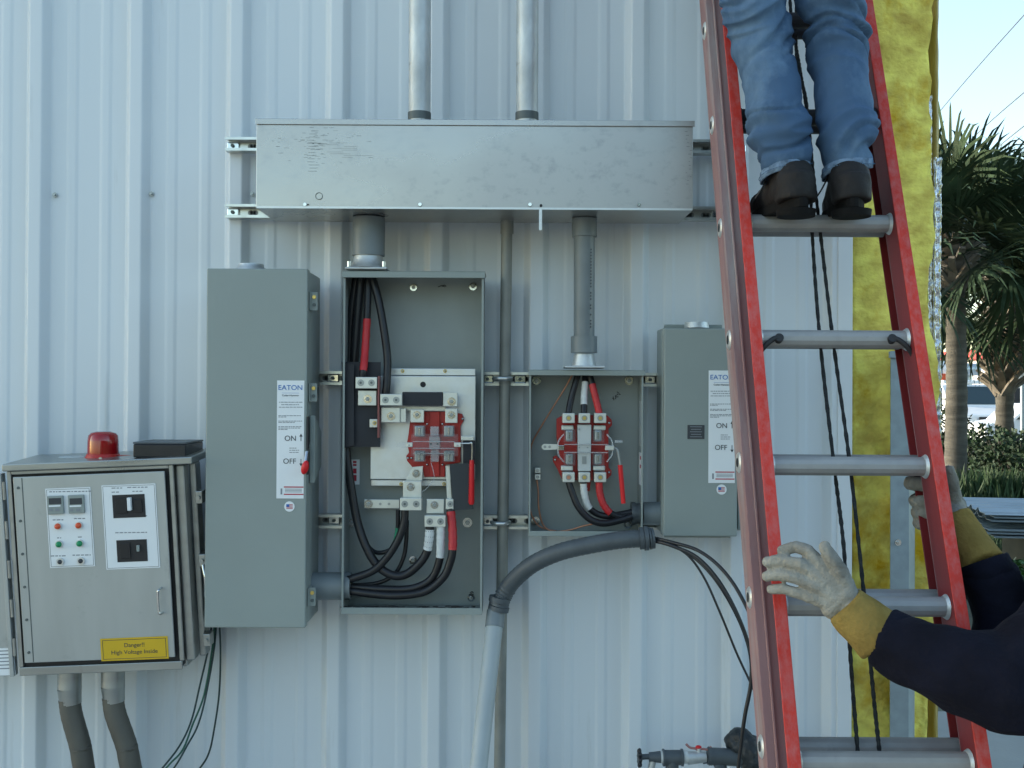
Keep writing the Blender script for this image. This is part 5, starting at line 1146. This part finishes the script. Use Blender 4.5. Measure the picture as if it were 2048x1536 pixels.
q = P(2095, 760, 46); X, Y = q.x, q.y; bl = thing('shop_building', 'low white building with red fascia behind the right palm', 'building', (X+2, Y+3, 0))
box_o(bl, 'wall', X-2.1, X+12, Y, Y+8, 0, 3.2, m_bwall, .02); box_o(bl, 'fascia', X-2.4, X+12.3, Y-.3, Y+8.3, 3.2, 3.65, m_redb, .02); box_o(bl, 'awning', X-1.4, X+.6, Y-.8, Y-.31, 2.7, 3.15, m_bluep, .02)
for a in (-1.0, 2.4, 5.4): fr = box_o(bl, 'window', X+a, X+a+1.8, Y-.06, Y-.005, .9, 2.3, m_trim, .01); box_o(fr, 'pane', X+a+.1, X+a+1.7, Y-.08, Y-.061, 1.0, 2.2, m_glass, 0)
q = P(2045, 800, 26); pl_ = thing('sign_post', 'thin grey post at the right edge in front of the parked car', 'post', (q.x, q.y, 0))
mb = MB(); mb.cyl((q.x,q.y,0),(q.x,q.y,2.0), .05, n=12); mb.build('pole', m_post, pl_); mb = MB(); mb.box(q.x-.06,q.x+.06,q.y-.06,q.y+.06,2.0,2.03); mb.build('cap', m_post, pl_)
# far tree belt
g = MB()
for i in range(9000):
    X = rnd.uniform(25, 190); Y = 150+rnd.uniform(-6, 6); h = 5.0+2.5*noise.noise(Vector((X*.12, 0, 0)))+1.4*noise.noise(Vector((X*.6, 2, 0)))
    p = Vector((X, Y, rnd.random()**.7*h)); a = Vector((rnd.uniform(-1,1), rnd.uniform(-1,1), rnd.uniform(-1,1)))*.8; b = Vector((rnd.uniform(-1,1), rnd.uniform(-1,1), rnd.uniform(-1,1)))*.8
    g.add([p, p+a, p+b], [(0,1,2)])
o = g.build('tree_belt', m_leaf, origin=(100,150,0)); o['kind'] = 'stuff'
g = MB()  # unseen trees behind the camera, added to darken the trough's reflection
for i in range(5200):
    X = rnd.uniform(-1, 70); Y = -32+rnd.uniform(-4, 4); h = (8.5+2*noise.noise(Vector((X*.12, 0, 5))))*min(1, (X+2.5)/6)
    p = Vector((X, Y, rnd.random()**.8*h)); a = Vector((rnd.uniform(-1,1), rnd.uniform(-1,1), rnd.uniform(-1,1)))*1.2; b = Vector((rnd.uniform(-1,1), rnd.uniform(-1,1), rnd.uniform(-1,1)))*1.2
    g.add([p, p+a, p+b], [(0,1,2)])
o = g.build('tree_belt', m_leaf, origin=(35,-32,0)); o['kind'] = 'stuff'
# power lines
for lab, a, b in (('uppermost of the three power lines crossing the sky', (1880,222), (2048,30)), ('middle power line crossing the sky', (1938,283), (2048,185)), ('lowest power line, just above the palm fronds', (1970,318), (2048,252))):
    ax, ay = a; bx, by = b; s_ = (by-ay)/(bx-ax)
    w3 = []
    for xx, D_ in ((ax-160, 34), (ax, 28), (bx, 20), (bx+160, 15.5), (bx+500, 10)):
        w3.append(P(xx, ay+s_*(xx-ax)+.00035*(xx-ax)*(xx-bx), D_))
    mb = MB(); mb.tube(w3, .011, 5, 5); tag(mb.build('power_line', m_wire), lab, 'power line', 'power lines in the sky')
